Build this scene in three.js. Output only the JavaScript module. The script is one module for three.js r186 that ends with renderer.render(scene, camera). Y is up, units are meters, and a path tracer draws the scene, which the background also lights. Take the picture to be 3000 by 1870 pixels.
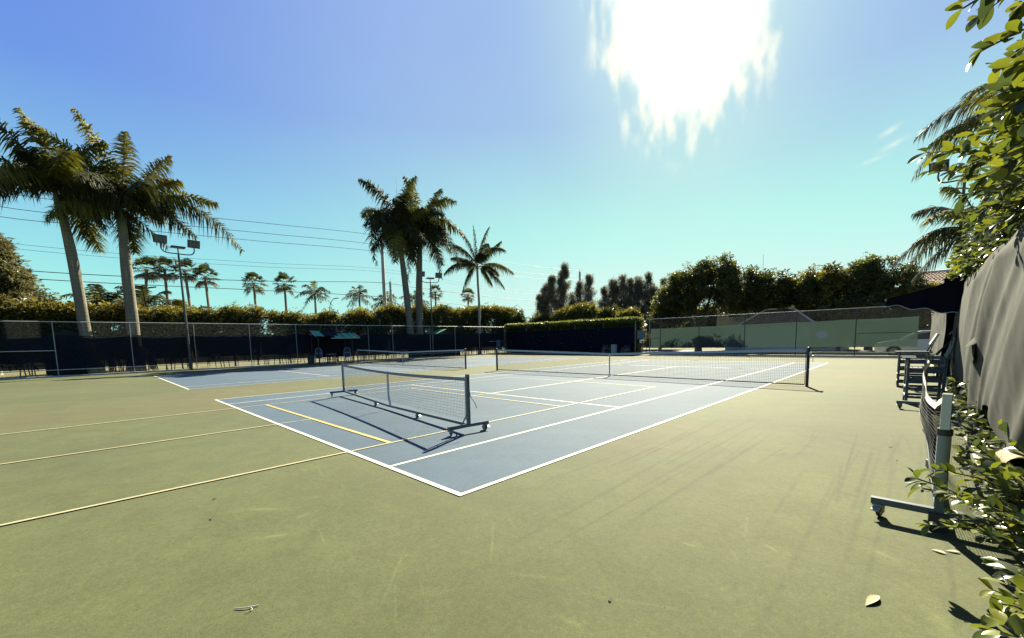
import * as THREE from 'three';
import { mergeGeometries } from 'three/addons/utils/BufferGeometryUtils.js';

// ---------------------------------------------------------------- camera, sky, sun, exposure
const scene = new THREE.Scene();
const camera = new THREE.PerspectiveCamera(85.70, 3000 / 2240, 0.05, 4000);
camera.setViewOffset(3000, 2240, 0, 0, 3000, 1870);
camera.position.set(3.04, 1.48, 2.37);
camera.rotation.order = 'YXZ';
camera.rotation.set(-0.1004, 0.7725, -0.0215);
const EXPOSURE = 4.2;
const renderer = new THREE.WebGLRenderer({ antialias: true });
renderer.toneMapping = THREE.LinearToneMapping;
renderer.toneMappingExposure = EXPOSURE;
renderer.shadowMap.enabled = true;
const SUN = new THREE.Vector3(-0.47, 1.0, -1.22).normalize();
const sun = new THREE.DirectionalLight(new THREE.Color(1.0, 0.93, 0.7), 5.0);
sun.position.copy(SUN).multiplyScalar(120).add(new THREE.Vector3(-14, 0, -14));
sun.target.position.set(-14, 0, -14);
sun.castShadow = true;
sun.shadow.mapSize.set(4096, 4096);
Object.assign(sun.shadow.camera, { left: -60, right: 60, top: 60, bottom: -60, near: 1, far: 300 });
scene.add(sun, sun.target);

const rnd = (seed) => { let a = seed >>> 0; return () => { a = (a + 0x6D2B79F5) | 0; let t = Math.imul(a ^ (a >>> 15), 1 | a); t = (t + Math.imul(t ^ (t >>> 7), 61 | t)) ^ t; return ((t ^ (t >>> 14)) >>> 0) / 4294967296; }; };
const hash = (x, y, s = 0) => { let h = Math.imul(x | 0, 374761393) ^ Math.imul(y | 0, 668265263) ^ Math.imul(s | 0, 2147483647 - 58); h = Math.imul(h ^ (h >>> 13), 1274126177); return ((h ^ (h >>> 16)) >>> 0) / 4294967296; };
function vnoise(x, y, s = 0, wrap = 0) {
  const xi = Math.floor(x), yi = Math.floor(y), fx = x - xi, fy = y - yi, u = fx * fx * (3 - 2 * fx), v = fy * fy * (3 - 2 * fy);
  const w = (k) => wrap ? ((k % wrap) + wrap) % wrap : k;
  const a = hash(w(xi), w(yi), s), b = hash(w(xi + 1), w(yi), s), c = hash(w(xi), w(yi + 1), s), d = hash(w(xi + 1), w(yi + 1), s);
  return a + (b - a) * u + (c - a) * v + (a - b - c + d) * u * v;
}
const fbm = (x, y, s, oct = 4, wrap = 0) => { let v = 0, a = 0.5, f = 1; for (let i = 0; i < oct; i++) { v += a * vnoise(x * f, y * f, s + i * 17, wrap * f); a *= 0.5; f *= 2; } return v / (1 - 1 / 2 ** oct); };
const lin = (c) => { c /= 255; return c <= 0.04045 ? c / 12.92 : ((c + 0.055) / 1.055) ** 2.4; };
const srgb = (r, g, b) => [lin(r), lin(g), lin(b)];
const mix = (a, b, t) => a + (b - a) * t;
const mix3 = (a, b, t) => [mix(a[0], b[0], t), mix(a[1], b[1], t), mix(a[2], b[2], t)];
const sstep = (a, b, x) => { const t = Math.min(1, Math.max(0, (x - a) / (b - a))); return t * t * (3 - 2 * t); };

{ // the sky: clear air with a pale aureole round the sun, thin cloud with lens glare painted into it, three small wisps
  const W = 2048, H = 1024, data = new Float32Array(W * H * 4);
  const stops = [[-90, srgb(120, 140, 120)], [-1, srgb(170, 215, 200)], [0, srgb(184, 243, 233)], [5, srgb(172, 242, 233)], [9.5, srgb(156, 228, 235)], [14, srgb(144, 207, 235)], [20, srgb(126, 176, 231)], [25, srgb(112, 154, 231)], [35, srgb(99, 138, 227)], [60, srgb(82, 116, 212)], [90, srgb(70, 104, 200)]];
  const pale = [[-90, srgb(150, 160, 140)], [0, srgb(238, 252, 241)], [6.6, srgb(220, 252, 242)], [11, srgb(198, 250, 240)], [14, srgb(186, 245, 237)], [20, srgb(172, 220, 234)], [26, srgb(161, 195, 234)], [34, srgb(158, 188, 236)], [50, srgb(150, 182, 236)], [90, srgb(100, 135, 215)]];
  const ramp = (s, e) => { for (let i = 1; i < s.length; i++) if (e <= s[i][0]) return mix3(s[i - 1][1], s[i][1], (e - s[i - 1][0]) / (s[i][0] - s[i - 1][0])); return s[s.length - 1][1]; };
  const sunAz = Math.atan2(SUN.z, SUN.x), sunEl = Math.asin(SUN.y);
  for (let j = 0; j < H; j++) for (let i = 0; i < W; i++) {
    const el = ((j + 0.5) / H - 0.5) * Math.PI, az = ((i + 0.5) / W - 0.5) * 2 * Math.PI;
    const d = Math.cos(el) * Math.cos(sunEl) * Math.cos(az - sunAz) + Math.sin(el) * Math.sin(sunEl);
    const ang = Math.acos(Math.min(1, Math.max(-1, d))) * 180 / Math.PI, e = el * 180 / Math.PI;
    let daz = (az - sunAz) * 180 / Math.PI; daz = ((daz + 540) % 360) - 180;
    let c = mix3(ramp(stops, e), ramp(pale, e), sstep(64, 22, ang));
    const haze = fbm(az * 9, el * 14, 3, 4); c = c.map((x) => x * (0.985 + 0.03 * haze));
    const gx = (daz + 0.6) * Math.cos(el) / 8.8, gy = (e - 36.5) / 13.6, q0 = Math.hypot(gx, gy);
    c = mix3(c, [0.72, 1.0, 0.86], 0.72 * Math.exp(-((q0 / 1.45) ** 2.4)));
    const rag = fbm(daz * 0.75 + 40, e * 0.32, 9, 5), cloud = sstep(0.3, 0.72, rag + (0.93 - q0) * 0.75);
    c = mix3(c, [1.12, 1.13, 0.95], cloud * sstep(1.35, 0.95, q0));
    c = mix3(c, [1.7, 1.66, 1.35], sstep(0.95, 0.45, q0));
    // wisps right of the sun, 25 to 29 degrees up
    for (const [wa, we, wl, wh, tilt] of [[18.2, 19.1, 0.75, 0.24, 0.42], [18.6, 17.9, 0.95, 0.2, 0.36], [17.1, 16.9, 1.0, 0.1, 0.2]]) {
      const dx = (daz - wa), dy = e - we - tilt * dx, q = (dx / wl) ** 2 + (dy / wh) ** 2;
      if (q < 4) c = mix3(c, [0.93, 1.0, 0.86], 0.75 * Math.exp(-q * 1.3) * (0.35 + fbm(dx * 3 + 7, dy * 5, 5, 3)));
    }
    const k = (j * W + i) * 4; data[k] = c[0] / EXPOSURE; data[k + 1] = c[1] / EXPOSURE; data[k + 2] = c[2] / EXPOSURE; data[k + 3] = 1;
  }
  const t = new THREE.DataTexture(data, W, H, THREE.RGBAFormat, THREE.FloatType);
  t.mapping = THREE.EquirectangularReflectionMapping; t.magFilter = t.minFilter = THREE.LinearFilter; t.needsUpdate = true;
  scene.background = t; scene.environment = t;
}

// ---------------------------------------------------------------- helpers
const taken = new Map();
const numbered = (n) => { const k = taken.get(n) || 0; taken.set(n, k + 1); return k ? `${n}_${String(k).padStart(3, '0')}` : n; };
const V = (x, y, z) => new THREE.Vector3(x, y, z);
function tag(o, label, category, group) { o.userData.label = label; o.userData.category = category; if (group) o.userData.group = group; return o; }
function thing(name, label, category, pos = [0, 0, 0], turn = 0, group) {
  const o = new THREE.Group(); o.name = numbered(name); o.position.set(...pos); o.rotation.y = turn; scene.add(o); return tag(o, label, category, group);
}
function part(name, geo, mat, parent, kind) {
  const m = new THREE.Mesh(Array.isArray(geo) ? join(geo) : geo, mat); m.name = name; m.castShadow = m.receiveShadow = true;
  if (kind) m.userData.kind = kind; parent.add(m); return m;
}
function solo(name, geo, mat, label, category, group, kind) {
  const m = part(numbered(name), geo, mat, scene); tag(m, label, category, group); if (kind) m.userData.kind = kind; return m;
}
function structure(name, geo, mat, label) { const m = part(numbered(name), geo, mat, scene, 'structure'); m.userData.label = label; m.userData.category = name.split('_').pop(); return m; }
function join(list) { list = list.filter(Boolean); if (list.length === 1) return list[0]; const flat = list.some((g) => !g.index) ? list.map((g) => g.index ? g.toNonIndexed() : g) : list; return mergeGeometries(flat); }
const box = (w, h, d, x = 0, y = 0, z = 0, rx = 0, ry = 0, rz = 0) => { const g = new THREE.BoxGeometry(w, h, d); if (rx) g.rotateX(rx); if (ry) g.rotateY(ry); if (rz) g.rotateZ(rz); return g.translate(x, y, z); };
function aim(g, a, b) { const d = b.clone().sub(a), m = new THREE.Matrix4().makeRotationFromQuaternion(new THREE.Quaternion().setFromUnitVectors(V(0, 1, 0), d.clone().normalize())); g.applyMatrix4(m); const c = a.clone().add(b).multiplyScalar(0.5); return g.translate(c.x, c.y, c.z); }
const P = (p) => p.isVector3 ? p : V(...p);
const rod = (a, b, r, seg = 8, r2 = r) => { a = P(a); b = P(b); return aim(new THREE.CylinderGeometry(r2, r, a.distanceTo(b), seg), a, b); };
function beam(a, b, w, h) { // rectangular bar; h measured upwards as far as the bar allows
  a = P(a); b = P(b); const d = b.clone().sub(a), L = d.length(); d.normalize();
  const up = Math.abs(d.y) > 0.95 ? V(1, 0, 0) : V(0, 1, 0), s = new THREE.Vector3().crossVectors(d, up).normalize(), u = new THREE.Vector3().crossVectors(s, d);
  const g = new THREE.BoxGeometry(w, h, L), m = new THREE.Matrix4().makeBasis(s, u, d.clone().negate()); g.applyMatrix4(m); const c = a.clone().add(b).multiplyScalar(0.5); return g.translate(c.x, c.y, c.z);
}
function pipe(pts, r, seg = 24, sides = 6, closed = false) { return new THREE.TubeGeometry(new THREE.CatmullRomCurve3(pts.map(P), closed), seg, r, sides, closed); }
function taper(pts, radii, seg = 24, sides = 12) { // a tapered tube, radii given along the path
  const c = new THREE.CatmullRomCurve3(pts.map(P)), g = new THREE.TubeGeometry(c, seg, 1, sides), p = g.attributes.position;
  for (let i = 0; i <= seg; i++) {
    const ct = c.getPointAt(i / seg), f = i / seg * (radii.length - 1), k = Math.min(radii.length - 2, Math.floor(f)), r = mix(radii[k], radii[k + 1], f - k);
    for (let j = 0; j <= sides; j++) { const n = i * (sides + 1) + j; p.setXYZ(n, ct.x + (p.getX(n) - ct.x) * r, ct.y + (p.getY(n) - ct.y) * r, ct.z + (p.getZ(n) - ct.z) * r); }
  }
  g.computeVertexNormals(); return g;
}
class Soup { // triangles collected one by one
  constructor() { this.p = []; this.c = []; this.u = []; }
  tri(a, b, c, col) { for (const v of [a, b, c]) { this.p.push(v.x, v.y, v.z); this.u.push(v.x * 0.5, v.y * 0.5); if (col) this.c.push(...col); } }
  quad(a, b, c, d, col) { this.tri(a, b, c, col); this.tri(a, c, d, col); }
  get empty() { return !this.p.length; }
  build() {
    const g = new THREE.BufferGeometry(); g.setAttribute('position', new THREE.Float32BufferAttribute(this.p, 3)); g.setAttribute('uv', new THREE.Float32BufferAttribute(this.u, 2));
    if (this.c.length) g.setAttribute('color', new THREE.Float32BufferAttribute(this.c, 3)); g.computeVertexNormals(); return g;
  }
}
function sheet(nu, nv, f, thick = 0) { // a parametric sheet f(u, v) -> [x, y, z]; uv in 0..1
  const pos = [], uv = [], idx = [];
  for (let j = 0; j <= nv; j++) for (let i = 0; i <= nu; i++) { pos.push(...f(i / nu, j / nv)); uv.push(i / nu, j / nv); }
  for (let j = 0; j < nv; j++) for (let i = 0; i < nu; i++) { const a = j * (nu + 1) + i, b = a + 1, c = a + nu + 1, d = c + 1; idx.push(a, b, d, a, d, c); }
  const g = new THREE.BufferGeometry(); g.setAttribute('position', new THREE.Float32BufferAttribute(pos, 3)); g.setAttribute('uv', new THREE.Float32BufferAttribute(uv, 2)); g.setIndex(idx); g.computeVertexNormals(); return g;
}
function texture(w, h, f, color = true, rx = 1, ry = 1) {
  const d = new Uint8Array(w * h * 4);
  for (let j = 0; j < h; j++) for (let i = 0; i < w; i++) { const c = f(i, j), k = (j * w + i) * 4; if (typeof c === 'number') d[k] = d[k + 1] = d[k + 2] = Math.max(0, Math.min(255, c)); else for (let q = 0; q < 3; q++) d[k + q] = Math.max(0, Math.min(255, c[q])); d[k + 3] = 255; }
  const t = new THREE.DataTexture(d, w, h); t.wrapS = t.wrapT = THREE.RepeatWrapping; t.magFilter = THREE.LinearFilter; t.minFilter = THREE.LinearMipmapLinearFilter; t.generateMipmaps = true;
  t.repeat.set(rx, ry); if (color) t.colorSpace = THREE.SRGBColorSpace; t.needsUpdate = true; return t;
}
const std = (c, roughness = 0.8, o = {}) => new THREE.MeshStandardMaterial({ color: new THREE.Color().setRGB(...c), roughness, side: THREE.DoubleSide, ...o });
const phys = (c, roughness = 0.8, o = {}) => new THREE.MeshPhysicalMaterial({ color: new THREE.Color().setRGB(...c), roughness, side: THREE.DoubleSide, ...o });
const leafy = (c, through = 0.35, o = {}) => phys(c, 0.95, { transmission: through, thickness: 0, clearcoat: 0.25, clearcoatRoughness: 0.35, specularIntensity: 0.25, ...o });

// ---------------------------------------------------------------- materials
const grainTile = texture(512, 512, (i, j) => { const n = fbm(i / 8, j / 8, 2, 3, 64), m = hash(i, j, 4), l = fbm(i / 64, j / 64, 8, 4, 8); let v = 210 + (n - 0.5) * 26 + (m - 0.5) * 34 + (l - 0.5) * 26; if (hash(i, j, 6) > 0.9988) v += 40; return v; });
const grainBump = texture(512, 512, (i, j) => 128 + (hash(i, j, 11) - 0.5) * 150 + (fbm(i / 6, j / 6, 5, 3, 86) - 0.5) * 80, false);
const M = {
  metal: std([0.2, 0.21, 0.2], 0.5, { metalness: 0.4 }),
  rail: std([0.42, 0.41, 0.36], 0.5, { metalness: 0.4 }),
  darkMetal: std([0.03, 0.035, 0.035], 0.45),
  blackMetal: std([0.018, 0.019, 0.022], 0.4),
  wire: phys([0.035, 0.05, 0.04], 0.7, { specularIntensity: 0.3 }),
  cable: std([0.02, 0.022, 0.024], 0.6),
  netCord: std([0.018, 0.02, 0.022], 0.7),
  netGrey: std([0.045, 0.05, 0.055], 0.7),
  tape: std([0.36, 0.355, 0.32], 0.8),
  strap: std([0.5, 0.48, 0.42], 0.8),
  greyFrame: std([0.075, 0.095, 0.105], 0.4, { metalness: 0.2 }),
  rubber: std([0.015, 0.015, 0.016], 0.6),
  zinc: std([0.2, 0.21, 0.19], 0.5, { metalness: 0.3 }),
  white: std([0.62, 0.62, 0.58], 0.5),
  plasticChair: std([0.16, 0.19, 0.24], 0.5),
  polyGrey: std([0.05, 0.062, 0.072], 0.55),
  concrete: std([0.3, 0.29, 0.25], 0.9),
  bark: std([0.26, 0.235, 0.19], 0.95),
  darkBark: std([0.07, 0.055, 0.04], 0.95),
  navyScreen: phys([0.006, 0.007, 0.014], 0.95, { transparent: true, opacity: 0.972, specularIntensity: 0.12 }),
  blackCloth: phys([0.006, 0.006, 0.011], 0.9, { specularIntensity: 0.2 }),
  greenRoof: phys([0.05, 0.24, 0.13], 0.8, { specularIntensity: 0.3 }),
  woodDark: std([0.02, 0.018, 0.015], 0.9),
};

// ---------------------------------------------------------------- ground and courts
{
  const g = new THREE.PlaneGeometry(3000, 3000).rotateX(-Math.PI / 2).translate(0, -0.07, 0);
  const uv = g.attributes.uv; for (let i = 0; i < uv.count; i++) uv.setXY(i, uv.getX(i) * 750, uv.getY(i) * 750);
  const t = texture(512, 512, (i, j) => { const a = fbm(i / 20, j / 20, 31, 5, 25), b = hash(i, j, 33); return [128 + (a - 0.5) * 120 + (b - 0.5) * 50, 122 + (a - 0.5) * 95 + (b - 0.5) * 46, 66 + (a - 0.5) * 60 + (b - 0.5) * 30]; });
  structure('ground', g, std([0.42, 0.42, 0.42], 1, { map: t }), 'dry sandy grass ground around the fenced courts');
}
const lawnTex = texture(512, 512, (i, j) => { const a = fbm(i / 14, j / 14, 41, 5, 36), b = hash(i, j, 43); return [98 + (a - 0.5) * 90 + (b - 0.5) * 60, 124 + (a - 0.5) * 90 + (b - 0.5) * 60, 34 + (a - 0.5) * 40 + (b - 0.5) * 24]; });
const metres = (g, ax, az, s) => { const p = g.attributes.position, uv = g.attributes.uv; for (let i = 0; i < uv.count; i++) uv.setXY(i, p.getX(i) / s, p.getZ(i) / s); return g; };
structure('lawn', metres(new THREE.PlaneGeometry(60, 7).rotateX(-Math.PI / 2).translate(-6, -0.05, -36.6), 0, 2, 3), std([0.5, 0.5, 0.5], 1, { map: lawnTex }), 'bright green lawn strip beyond the back fence');
structure('driveway', metres(new THREE.PlaneGeometry(70, 8).rotateX(-Math.PI / 2).translate(10, -0.045, -44.3), 0, 2, 3), std([0.055, 0.055, 0.055], 0.95), 'dark asphalt driveway behind the back fence');
structure('path', metres(new THREE.PlaneGeometry(2.0, 12).rotateX(-Math.PI / 2).translate(-14.6, -0.041, -38.2), 0, 2, 3), std([0.3, 0.27, 0.2], 0.9), 'sunlit pale concrete path beyond the gate');

// green acrylic slab: the part near the camera has a print of its own, the rest a tile
const blotch = (x, z) => { const a = fbm(x / 2.6 + 50, z / 2.6 + 50, 61, 4), b = fbm(x / 0.8 + 9, z / 0.8 + 9, 62, 3), c = fbm(x / 5.5 + 3, z / 4.2 + 7, 63, 3), warm = sstep(0.45, 0.7, c); const v = 0.9 + 0.34 * (a - 0.5) + 0.16 * (b - 0.5); return [v * (1 + 0.15 * warm), v * (1 - 0.03 * warm), v * (0.96 + 0.06 * warm)]; };
function slabGrid(x0, x1, z0, z1, y, step, uvFn, col = blotch) {
  const nx = Math.ceil((x1 - x0) / step), nz = Math.ceil((z1 - z0) / step), pos = [], uv = [], cl = [], idx = [], nor = [];
  for (let j = 0; j <= nz; j++) for (let i = 0; i <= nx; i++) { const x = mix(x0, x1, i / nx), z = mix(z0, z1, j / nz); pos.push(x, y, z); nor.push(0, 1, 0); uv.push(...uvFn(x, z)); cl.push(...col(x, z)); }
  for (let j = 0; j < nz; j++) for (let i = 0; i < nx; i++) { const a = j * (nx + 1) + i, b = a + 1, c = a + nx + 1, d = c + 1; idx.push(a, c, d, a, d, b); }
  const g = new THREE.BufferGeometry(); g.setAttribute('position', new THREE.Float32BufferAttribute(pos, 3)); g.setAttribute('normal', new THREE.Float32BufferAttribute(nor, 3)); g.setAttribute('uv', new THREE.Float32BufferAttribute(uv, 2)); g.setAttribute('color', new THREE.Float32BufferAttribute(cl, 3)); g.setIndex(idx); return g;
}
const GREEN = [0.062, 0.069, 0.025], BLUE = [0.037, 0.066, 0.097];
const NX0 = -8, NX1 = 3.62, NZ0 = -6, NZ1 = 3.2;
const nearTex = (() => {
  const W = 2048, H = 1620, over = new Float32Array(W * H), dark = new Float32Array(W * H);
  const px = (x) => (x - NX0) / (NX1 - NX0) * W, pz = (z) => (z - NZ0) / (NZ1 - NZ0) * H, sc = W / (NX1 - NX0);
  const stroke = (x0, z0, x1, z1, w, k, buf = over, soft = 1) => {
    const ax = px(x0), az = pz(z0), bx = px(x1), bz = pz(z1), L = Math.hypot(bx - ax, bz - az) || 1, r = w * sc, R = Math.ceil(r * 2.5);
    for (let j = Math.max(0, Math.floor(Math.min(az, bz) - R)); j < Math.min(H, Math.max(az, bz) + R); j++) for (let i = Math.max(0, Math.floor(Math.min(ax, bx) - R)); i < Math.min(W, Math.max(ax, bx) + R); i++) {
      let t = ((i - ax) * (bx - ax) + (j - az) * (bz - az)) / (L * L); const cl = Math.min(1, Math.max(0, t)); const d = Math.hypot(i - ax - cl * (bx - ax), j - az - cl * (bz - az));
      const v = Math.exp(-((d / r) ** 2)) * Math.sin(Math.PI * Math.min(1, Math.max(0.02, cl * 0.96 + 0.02))) ** 0.4 * k * (0.25 + 1.2 * fbm(i / (5 * soft), j / (5 * soft), 71, 3)); const n = j * W + i; if (v > buf[n]) buf[n] = v;
    }
  };
  // scuffs and scratches read off the photograph, then small random ones
  for (const [a, b, c, d, w, k] of [[-1.24, 1.47, -1.04, 1.28, 0.016, 0.8], [-1.3, 1.5, -0.95, 1.2, 0.05, 0.22], [-0.7, 1.24, -0.71, 1.12, 0.018, 0.75], [-0.74, 1.3, -0.68, 1.05, 0.05, 0.2], [-0.51, 1.54, -0.42, 1.39, 0.018, 0.8], [-0.56, 1.62, -0.36, 1.3, 0.05, 0.2], [-1.11, 1.0, -1.05, 0.89, 0.02, 0.35], [1.91, -0.52, 2.01, -0.52, 0.014, 0.8], [1.95, -0.6, 2.05, -0.5, 0.04, 0.22], [2.36, -0.87, 2.43, -0.83, 0.01, 0.8], [2.91, -1.27, 3.03, -1.2, 0.025, 0.7], [2.8, -1.36, 3.1, -1.12, 0.06, 0.25], [3.2, -0.66, 3.24, -0.42, 0.05, 0.55], [0.64, 0.16, 1.07, 0.59, 0.008, 0.45], [0.45, 0.86, 0.94, 1.32, 0.008, 0.4], [-0.4, 1.17, 0, 1.26, 0.008, 0.4], [0.66, 0.01, 0.86, 0.13, 0.008, 0.3], [2.14, -1.29, 2.22, -0.89, 0.01, 0.35], [0.4, -2.99, 0.89, -2.97, 0.014, 0.55], [1.75, 0.72, 1.88, 0.71, 0.02, 0.35], [2.56, 0.05, 2.65, 0.12, 0.008, 0.4], [-2.15, 0.51, -1.69, 0.63, 0.01, 0.4]]) stroke(a, b, c, d, w, k);
  const r = rnd(77);
  for (let n = 0; n < 240; n++) { const x = mix(NX0, NX1, r()), z = mix(NZ0, NZ1, r()), a = r() * 6.28, l = 0.05 + r() * r() * 0.7; stroke(x, z, x + Math.cos(a) * l, z + Math.sin(a) * l, 0.005 + r() * 0.012, 0.08 + r() * 0.2); }
  for (let n = 0; n < 40; n++) { const x = 0.35 + r() * 3.1, z = -6 + r() * 3; stroke(x, z, x + (r() - 0.5) * 0.25, z + 1 + r() * 3.2, 0.012 + r() * 0.012, 0.1 + r() * 0.16, dark, 3); }
  for (let n = 0; n < 30; n++) { const x = mix(NX0, NX1, r()), z = mix(NZ0, NZ1, r()), a = r() * 6.28, l = 0.1 + r() * 0.5; stroke(x, z, x + Math.cos(a) * l, z + Math.sin(a) * l, 0.03 + r() * 0.06, 0.05 + r() * 0.1, r() < 0.5 ? dark : over, 3); }
  const specks = new Float32Array(W * H); for (let n = 0; n < 1500; n++) { const i = 1 + Math.floor(r() * (W - 2)), j = 1 + Math.floor(r() * (H - 2)), k = r() < 0.22 ? -0.7 : 0.35 + r() * 0.6; specks[j * W + i] = k; if (r() < 0.35) specks[j * W + i + 1] = k * 0.7; if (r() < 0.25) specks[(j + 1) * W + i] = k * 0.7; }
  return texture(W, H, (i, j) => {
    const n = j * W + i, g = 208 + (fbm(i / 5, j / 5, 2, 3) - 0.5) * 30 + (hash(i, j, 4) - 0.5) * 40 + (fbm(i / 40, j / 40, 8, 3) - 0.5) * 24, o = over[n], q = 1 - dark[n] * 0.7, s = specks[n];
    let c = [g * q + o * 75, g * q + o * 80, g * q + o * 70]; if (s > 0) c = c.map((v, k) => mix(v, [255, 255, 255][k], s)); if (s < 0) c = c.map((v) => v * (1 + s)); return c;
  });
})();
{
  const slab = new THREE.Group(); slab.name = 'court_slab'; slab.userData = { kind: 'structure', label: 'green acrylic tennis court surface with scuffs and scratches', category: 'court' }; scene.add(slab);
  const green = { vertexColors: true, bumpMap: grainBump, bumpScale: 0.0012, roughness: 0.9, specularIntensity: 0.6 };
  const nearMat = phys(GREEN.map((c) => c * 1.45), 0.9, { specularIntensity: 0.6, map: nearTex, vertexColors: true, bumpMap: (() => { const t = grainBump.clone(); t.repeat.set(8, 6); t.needsUpdate = true; return t; })(), bumpScale: 0.0012 });
  const farMat = phys(GREEN.map((c) => c * 1.45), 0.9, { map: grainTile, ...green });
  const tile = (x, z) => [x / 2.6, z / 2.6];
  part('surface', slabGrid(NX0, NX1, NZ0, NZ1, 0, 0.25, (x, z) => [(x - NX0) / (NX1 - NX0), (z - NZ0) / (NZ1 - NZ0)]), nearMat, slab);
  const X0 = -30.7, Z0 = -31.7, Z1 = 14;
  part('surface', join([slabGrid(X0, NX0, Z0, Z1, 0, 0.5, tile), slabGrid(NX0, NX1, Z0, NZ0, 0, 0.5, tile), slabGrid(NX0, NX1, NZ1, Z1, 0, 0.5, tile)]), farMat, slab);
  part('slab_edge', [box(0.1, 0.07, Z1 - Z0, X0 - 0.05, -0.037, (Z0 + Z1) / 2), box(NX1 - X0, 0.07, 0.1, (X0 + NX1) / 2, -0.037, Z0 - 0.05), box(0.1, 0.07, Z1 - Z0, NX1 + 0.05, -0.037, (Z0 + Z1) / 2)], M.concrete, slab);
  // kerbs that carry the fences
  structure('kerb', box(0.3, 0.12, 46.6, -31.8, -0.01, -9.2), M.concrete, 'concrete kerb under the long fence beside the palms');
  structure('kerb', box(16.4, 0.12, 0.3, -23.45, -0.01, -32.5), M.concrete, 'concrete kerb under the dark screened end fence');
  structure('kerb', box(17.6, 0.12, 0.3, -4.9, -0.01, -32.5), M.concrete, 'concrete kerb under the green screened end fence');
}
const paint = (c) => std(c, 0.7, { map: grainTile });
const LINE = paint([0.56, 0.53, 0.42]), CREAM = paint([0.42, 0.37, 0.2]), YELLOW = paint([0.44, 0.32, 0.08]);
function flat(x0, x1, z0, z1, y) { const g = new THREE.PlaneGeometry(Math.abs(x1 - x0), Math.abs(z1 - z0)).rotateX(-Math.PI / 2).translate((x0 + x1) / 2, y, (z0 + z1) / 2); return metres(g, 0, 2, 1.3); }
function tennisCourt(x0, label) { // x0: the sideline nearer the camera; the court runs to x0 - 10.97 and z 0..-23.77
  const c = new THREE.Group(); c.name = numbered('tennis_court'); c.userData = { kind: 'structure', label, category: 'court' }; scene.add(c);
  const blueCol = (x, z) => { const a = fbm(x / 1.9 + 90, z / 1.9 + 90, 81, 4), b = fbm(x / 0.5, z / 0.5, 82, 3), s = sstep(0.5, 0.75, fbm(x / 1.1 + 5, z / 3 + 5, 83, 3)), v = 0.9 + 0.2 * (a - 0.5) + 0.12 * (b - 0.5); return [v * (1 + 0.1 * s), v * (1 + 0.07 * s), v * (1 + 0.04 * s)]; };
  part('blue_surface', slabGrid(x0 - 10.97, x0, -23.77, 0, 0.004, 0.22, (x, z) => [x / 2.2, z / 2.2], blueCol), phys(BLUE.map((v) => v * 1.45), 0.88, { specularIntensity: 0.6, map: grainTile, vertexColors: true, bumpMap: grainBump, bumpScale: 0.0012 }), c);
  const y = 0.008, L = (n, a, b, d, e) => part(n, flat(x0 - a, x0 - b, -d, -e, y), LINE, c), w = 0.056;
  L('baseline', 0, 10.97, 0, 0.062); L('baseline', 0, 10.97, 23.708, 23.77); L('sideline', 0, w, 0.062, 23.708); L('sideline', 10.97 - w, 10.97, 0.062, 23.708);
  L('singles_line', 1.37, 1.37 + w, 0.062, 23.708); L('singles_line', 9.6 - w, 9.6, 0.062, 23.708);
  L('service_line', 1.37 + w, 9.6 - w, 5.46, 5.515); L('service_line', 1.37 + w, 9.6 - w, 18.255, 18.31); L('centre_line', 5.457, 5.512, 5.515, 18.255);
  return c;
}
tennisCourt(0, 'nearer blue tennis court with white lines and yellow pickleball lines');
tennisCourt(-15.23, 'farther blue tennis court beside the palms, half in shadow');
{
  const c = new THREE.Group(); c.name = 'pickleball_court'; c.userData = { kind: 'structure', label: 'thin cream and yellow pickleball lines across the blue court and green apron', category: 'court' }; scene.add(c);
  const y = 0.012, w = 0.045, q = (n, a, b, d, e, m) => part(n, flat(a, b, d, e, y), m, c);
  for (const x of [-2.43, -8.53]) { q('sideline', x, x - w, 0.01, 3.96, CREAM); q('sideline', x, x - w, -9.44, -0.07, CREAM); }
  q('centre_line', -5.46, -5.5, 0.01, 3.96, CREAM); q('centre_line', -5.46, -5.5, -0.38, -0.07, CREAM); q('centre_line', -5.46, -5.5, -0.62, -0.43, CREAM); q('centre_line', -5.44, -5.48, -5.44, -4.86, CREAM);
  q('kitchen_line', -2.48, -8.53, -0.62, -0.69, YELLOW); q('kitchen_line', -2.48, -8.53, -4.81, -4.86, CREAM);
  q('end_line', -2.48, -8.53, -9.4, -9.44, CREAM); q('end_line', -2.48, -8.53, 3.9, 3.96, CREAM);
}

// ---------------------------------------------------------------- fences
function diamonds(o, du, L, y0, y1, gap, r) { // chain-link wire: two families of diagonals as thin three-sided rods
  const s = new Soup(), H = y1 - y0;
  const N = new THREE.Vector3().crossVectors(du, V(0, 1, 0)).normalize();
  for (const sg of [1, -1]) for (let a = -H; a < L; a += gap) {
    let u0 = a, v0 = 0, u1 = a + H, v1 = H; if (u0 < 0) { v0 = -u0; u0 = 0; } if (u1 > L) { v1 -= u1 - L; u1 = L; } if (v1 - v0 < 0.02) continue;
    const A = o.clone().addScaledVector(du, u0), B = o.clone().addScaledVector(du, u1); A.y += sg > 0 ? y0 + v0 : y1 - v0; B.y += sg > 0 ? y0 + v1 : y1 - v1;
    A.addScaledVector(N, sg * r); B.addScaledVector(N, sg * r);
    const d = B.clone().sub(A).normalize(), e1 = N.clone(), e2 = new THREE.Vector3().crossVectors(d, N).normalize(), ring = (c) => [0, 1, 2].map((k) => c.clone().addScaledVector(e1, Math.cos(k * 2.094) * r).addScaledVector(e2, Math.sin(k * 2.094) * r));
    const ra = ring(A), rb = ring(B); for (let k = 0; k < 3; k++) s.quad(ra[k], ra[(k + 1) % 3], rb[(k + 1) % 3], rb[k]);
  }
  return s.build();
}
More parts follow.
